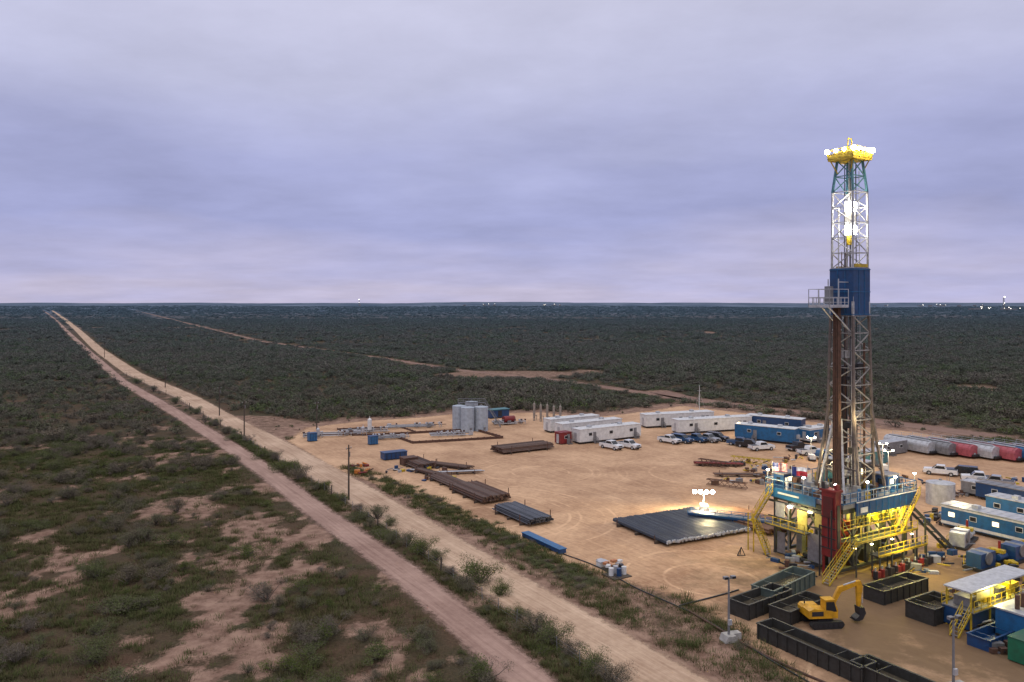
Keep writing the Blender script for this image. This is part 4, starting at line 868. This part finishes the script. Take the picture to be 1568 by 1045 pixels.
def fence(name,pl,off,sp,h,y1):
    c=dense(pl,sp);t=np.gradient(c,axis=0);t/=np.linalg.norm(t,axis=1)[:,None];n=np.stack([-t[:,1],t[:,0]],-1);P=c+n*off;P=P[P[:,1]<y1]
    d=np.r_[0,np.cumsum(np.linalg.norm(np.diff(P,axis=0),axis=1))];k=np.arange(0,d[-1],sp);xs=np.interp(k,d,P[:,0]);ys=np.interp(k,d,P[:,1]);m=MB();pv=None
    for i,(x,yy) in enumerate(zip(xs,ys)):
        big=i%6==0;hh=h*(1.15 if big else .95)*random.uniform(.93,1.05);lx,ly=random.uniform(-.08,.08),random.uniform(-.08,.08)
        m.cyl((x,yy,-.1),(x+lx,yy+ly,hh),.10 if big else .035,M_wood() if big else M_grey(),6)
        if pv is not None:
            for z in (.4,.75,1.1): m.beam((pv[0],pv[1],z),(x,yy,z),.012,M_grey())
        pv=(x,yy)
    return m.build(name)
fence('barbed_wire_fence',wide,4.4,3.6,1.5,360);
m=MB()
for i,(a,b_) in enumerate(((0,0),(.9,.2),(.2,.9),(1.2,1.1),(-.7,.6))): m.cyl((a,b_,.1),(a,b_,.98),.3,[M_dblue(),M_white(),M_lgrey(),M_dark(),M_white()][i],14)
m.box((0,.4,.05),(2.6,2.4,.1),M_wood());m.build('chemical_drums',at(948,884),GR)
m=MB()
for i in range(7): a,b_=random.uniform(-.9,.9),random.uniform(-.6,.6);m.box((a,b_,.3+.12*i),(.7,.5,.28),M_white() if i%3 else mat('orange_sack',(.5,.2,.08)),rz=random.random())
m.box((0,0,.08),(2.2,1.6,.15),M_wood());m.build('supply_pallet',at(938,872),GR)
m=MB();m.box((0,0,.3),(1.2,.8,.6),M_white());m.box((.5,.9,.25),(.8,.8,.5),M_lgrey());m.box((0,0,.64),(1.3,.9,.08),M_lgrey());m.build('parts_crate',at(922,868),GR)
m=MB();m.beam((-.5,0,0),(0,0,1.1),.09,M_dark());m.beam((.5,0,0),(0,0,1.1),.09,M_dark());m.beam((0,.6,0),(0,0,1.1),.09,M_dark());m.beam((-.5,0,.05),(.5,0,.05),.08,M_dark());m.build('tripod_stand',at(1135,852),0)
def hose(name,uv,r,c):
    pl=dense([G(*p) for p in uv],2);m=MB()
    for i in range(len(pl)-1):
        w=lambda j:.25*math.sin(j*.7);m.cyl((pl[i][0]+w(i),pl[i][1],.14),(pl[i+1][0]+w(i+1),pl[i+1][1],.14),r,c,6)
    return m.build(name)
hose('flow_hose',[(862,850),(920,872),(980,905),(1040,930),(1100,965),(1160,1000),(1240,1045),(1300,1085)],.07,M_dark())
hose('flow_hose',[(1040,930),(1060,922),(1110,912),(1130,905)],.09,M_dark());hose('flow_hose',[(1170,850),(1200,870),(1250,885)],.1,M_dark());hose('poly_pipe',[(1045,932),(1110,975),(1200,1020),(1330,1075)],.11,M_rust())
def junk(name,u,v,s,seed,cs):
    r=random.Random(seed);m=MB()
    for i in range(12):
        a,b_=r.uniform(-s,s),r.uniform(-s*.5,s*.5);h=r.uniform(.2,.9)
        if r.random()<.5: m.box((a,b_,h/2),(r.uniform(.3,1.3),r.uniform(.3,.8),h),r.choice(cs),rz=r.random()*3)
        else: m.cyl((a,b_,.3),(a+r.uniform(-2,2),b_+r.uniform(-1,1),.3+r.random()*.4),r.uniform(.05,.16),r.choice(cs),8)
    m.build(name,at(u,v),GR)
allc=[M_grey(),M_rust(),M_dblue(),M_lgrey(),M_dark(),M_dark(),M_yel(),M_rust()]
for i,(u,v,s) in enumerate(((548,716,2.5),(555,726,1.5),(655,722,3),(670,735,3),(1090,712,3),(1140,712,4),(1110,740,3),(1155,720,3),(1210,860,3),(1240,872,3),(1450,850,4),(1480,900,3),(1500,870,4),(1430,800,4),(1200,720,4),(1160,740,3),(1410,860,3),(1440,790,3),(1545,740,4),(1480,760,4),(1400,745,5),(1370,735,4),(1500,950,2.),(1480,960,2),(1545,960,2),(1540,1000,1.5),(1410,880,2),(1460,760,3),(1210,705,4),(1255,720,4),(1550,880,3),(1500,790,3),(610,722,3),(710,748,3),(1180,728,4),(1230,735,3),(1530,700,4),(1380,765,3),(1460,835,3))):
    junk('spare_parts_pile',u,v,s,i,allc if i>1 else [M_rust(),M_red(),mat('orange',(.6,.2,.03))])
def truss(loc,rz,L,s,c):
    m=MB()
    P=lambda x,a,b_:(x,a*s/2,.3+(b_+1)*s/2)
    for a,b_ in ((-1,-1),(1,-1),(1,1),(-1,1)): m.beam(P(-L/2,a,b_),P(L/2,a,b_),.1,c)
    n=int(L/s)
    for i in range(n):
        x0=-L/2+i*L/n;x1=x0+L/n;m.beam(P(x0,-1,-1),P(x1,-1,1),.07,c);m.beam(P(x0,-1,1),P(x0,1,1),.07,c);m.beam(P(x0,1,1),P(x1,1,-1),.07,c);m.beam(P(x0,-1,1),P(x1,1,1),.07,c)
    m.build('mast_truss_section',loc,rz)
truss(at(1113,748),-.55,7,.9,M_rust());truss(at(1092,716),-.7,6,1.,M_rust());truss(at(1150,712),-.6,8,1.,M_yel())
def plant(name,u,v,hh,n,seed,W,nl=None):
    r=random.Random(seed);X0,Y0=G(u,v);m=MB();g_=M_grey();zz=float(hfun(np.array([X0]),np.array([Y0]))[0])
    for i in range(n):
        x=r.uniform(-W,W);h=r.uniform(5,11);m.box((x,r.uniform(-60,60),h/2),(r.uniform(8,20),20,h),g_)
        m.beam((x,0,0),(x,0,h+6),.8,g_)
        if i<(n if nl is None else nl): m.ball((x+r.uniform(-9,9),-40,h+r.uniform(-2,7)),r.uniform(1.0,2.0),M_dist(),6)
    if hh:
        for a in (-4,4): m.beam((a,0,0),(a*.3,0,hh),1.6,g_)
        for i in range(8): m.beam((-4,0,hh*i/8),(4,0,hh*(i+1)/8),.8,g_)
        m.ball((0,-6,hh),3.2,M_dist(),8);m.ball((0,-6,hh*.55),2.,M_dist(),6)
    m.build(name,(X0,Y0,zz),0)
plant('distant_drilling_plant',1537,475.5,62,14,1,130);plant('distant_plant',1470,472.,0,10,2,300,6);plant('distant_plant',1390,471.5,0,8,3,330,3)
plant('distant_plant',845,472,0,5,4,90,4);plant('distant_plant',745,472,0,5,5,220,3);plant('distant_plant',550,471.5,48,1,6,10,0)
# ------------------------------------------------------------------ world
w=bpy.data.worlds.new('World');scene.world=w;w.use_nodes=True;nt=w.node_tree;nt.nodes.clear();L=nt.links
out=N(nt,'ShaderNodeOutputWorld');bg1=N(nt,'ShaderNodeBackground');bg2=N(nt,'ShaderNodeBackground');mx=N(nt,'ShaderNodeMixShader');mx.inputs[0].default_value=.95
sky=N(nt,'ShaderNodeTexSky',sky_type='NISHITA');sky.sun_disc=False;sky.sun_elevation=math.radians(50);sky.sun_rotation=math.radians(200);L.new(sky.outputs[0],bg1.inputs[0]);bg1.inputs[1].default_value=.08
tc=N(nt,'ShaderNodeTexCoord');sx=N(nt,'ShaderNodeSeparateXYZ');L.new(tc.outputs['Generated'],sx.inputs[0])
def mt(op,a,b,c=None):
    n=N(nt,'ShaderNodeMath',operation=op)
    for i,x in enumerate((a,b,c)):
        if x is None: continue
        if isinstance(x,(int,float)): n.inputs[i].default_value=x
        else: L.new(x,n.inputs[i])
    return n.outputs[0]
zc=mt('MAXIMUM',sx.outputs[2],0.0);den=mt('ADD',zc,.13)
cb_=N(nt,'ShaderNodeCombineXYZ');L.new(mt('DIVIDE',sx.outputs[0],den),cb_.inputs[0]);L.new(mt('MULTIPLY',mt('DIVIDE',sx.outputs[1],den),1.1),cb_.inputs[1])
def nz(sc,d,ro=.5,off=0):
    n=N(nt,'ShaderNodeTexNoise');n.inputs['Scale'].default_value=sc;n.inputs['Detail'].default_value=d;n.inputs['Roughness'].default_value=ro
    ad=N(nt,'ShaderNodeVectorMath',operation='ADD');L.new(cb_.outputs[0],ad.inputs[0]);ad.inputs[1].default_value=(off,off*.7,0);L.new(ad.outputs[0],n.inputs['Vector']);return n.outputs[0]
a=nz(.5,4,.5,3.1);b_=nz(1.4,7,.6,9)
el=mt('MULTIPLY_ADD',mt('SUBTRACT',a,.5),.20,zc)
el=mt('MAXIMUM',mt('MINIMUM',el,1.),0.)
rp=N(nt,'ShaderNodeValToRGB');E=rp.color_ramp.elements
stops=[(0,(.56,.52,.70)),(.035,(.50,.485,.71)),(.10,(.375,.395,.66)),(.17,(.40,.42,.675)),(.27,(.54,.55,.755)),(.38,(.61,.61,.78)),(.6,(.83,.83,.96)),(1,(1.1,1.1,1.18))]
E[0].position=0;E[0].color=(*stops[0][1],1);E[1].position=1;E[1].color=(*stops[-1][1],1)
for p_,c_ in stops[1:-1]:
    e=E.new(p_);e.color=(*c_,1)
L.new(el,rp.inputs[0])
br=mt('MULTIPLY_ADD',mt('SUBTRACT',b_,.5),.50,1.0);br=mt('MULTIPLY_ADD',mt('SUBTRACT',a,.5),.30,br)
vm=N(nt,'ShaderNodeVectorMath',operation='SCALE');L.new(rp.outputs[0],vm.inputs[0]);L.new(br,vm.inputs['Scale'])
L.new(vm.outputs[0],bg2.inputs[0]);bg2.inputs[1].default_value=1.0
L.new(bg1.outputs[0],mx.inputs[1]);L.new(bg2.outputs[0],mx.inputs[2]);L.new(mx.outputs[0],out.inputs[0])
sl=bpy.data.lights.new('sun','SUN');sl.energy=.5;sl.angle=math.radians(35);sl.color=(1,.86,.72);so=bpy.data.objects.new('sun',sl);col.objects.link(so);so.rotation_euler=(math.radians(40),0,math.radians(-20))
cam=bpy.data.cameras.new('camera');co=bpy.data.objects.new('camera',cam);col.objects.link(co);co.location=(0,0,CH);co.rotation_euler=(math.radians(90),0,0)
cam.sensor_width=36;cam.lens=36*F/1568;cam.shift_y=-57.5/1568;cam.clip_end=60000;cam.clip_start=.5;scene.camera=co
scene.view_settings.view_transform='Standard';scene.view_settings.look='None';scene.view_settings.exposure=0
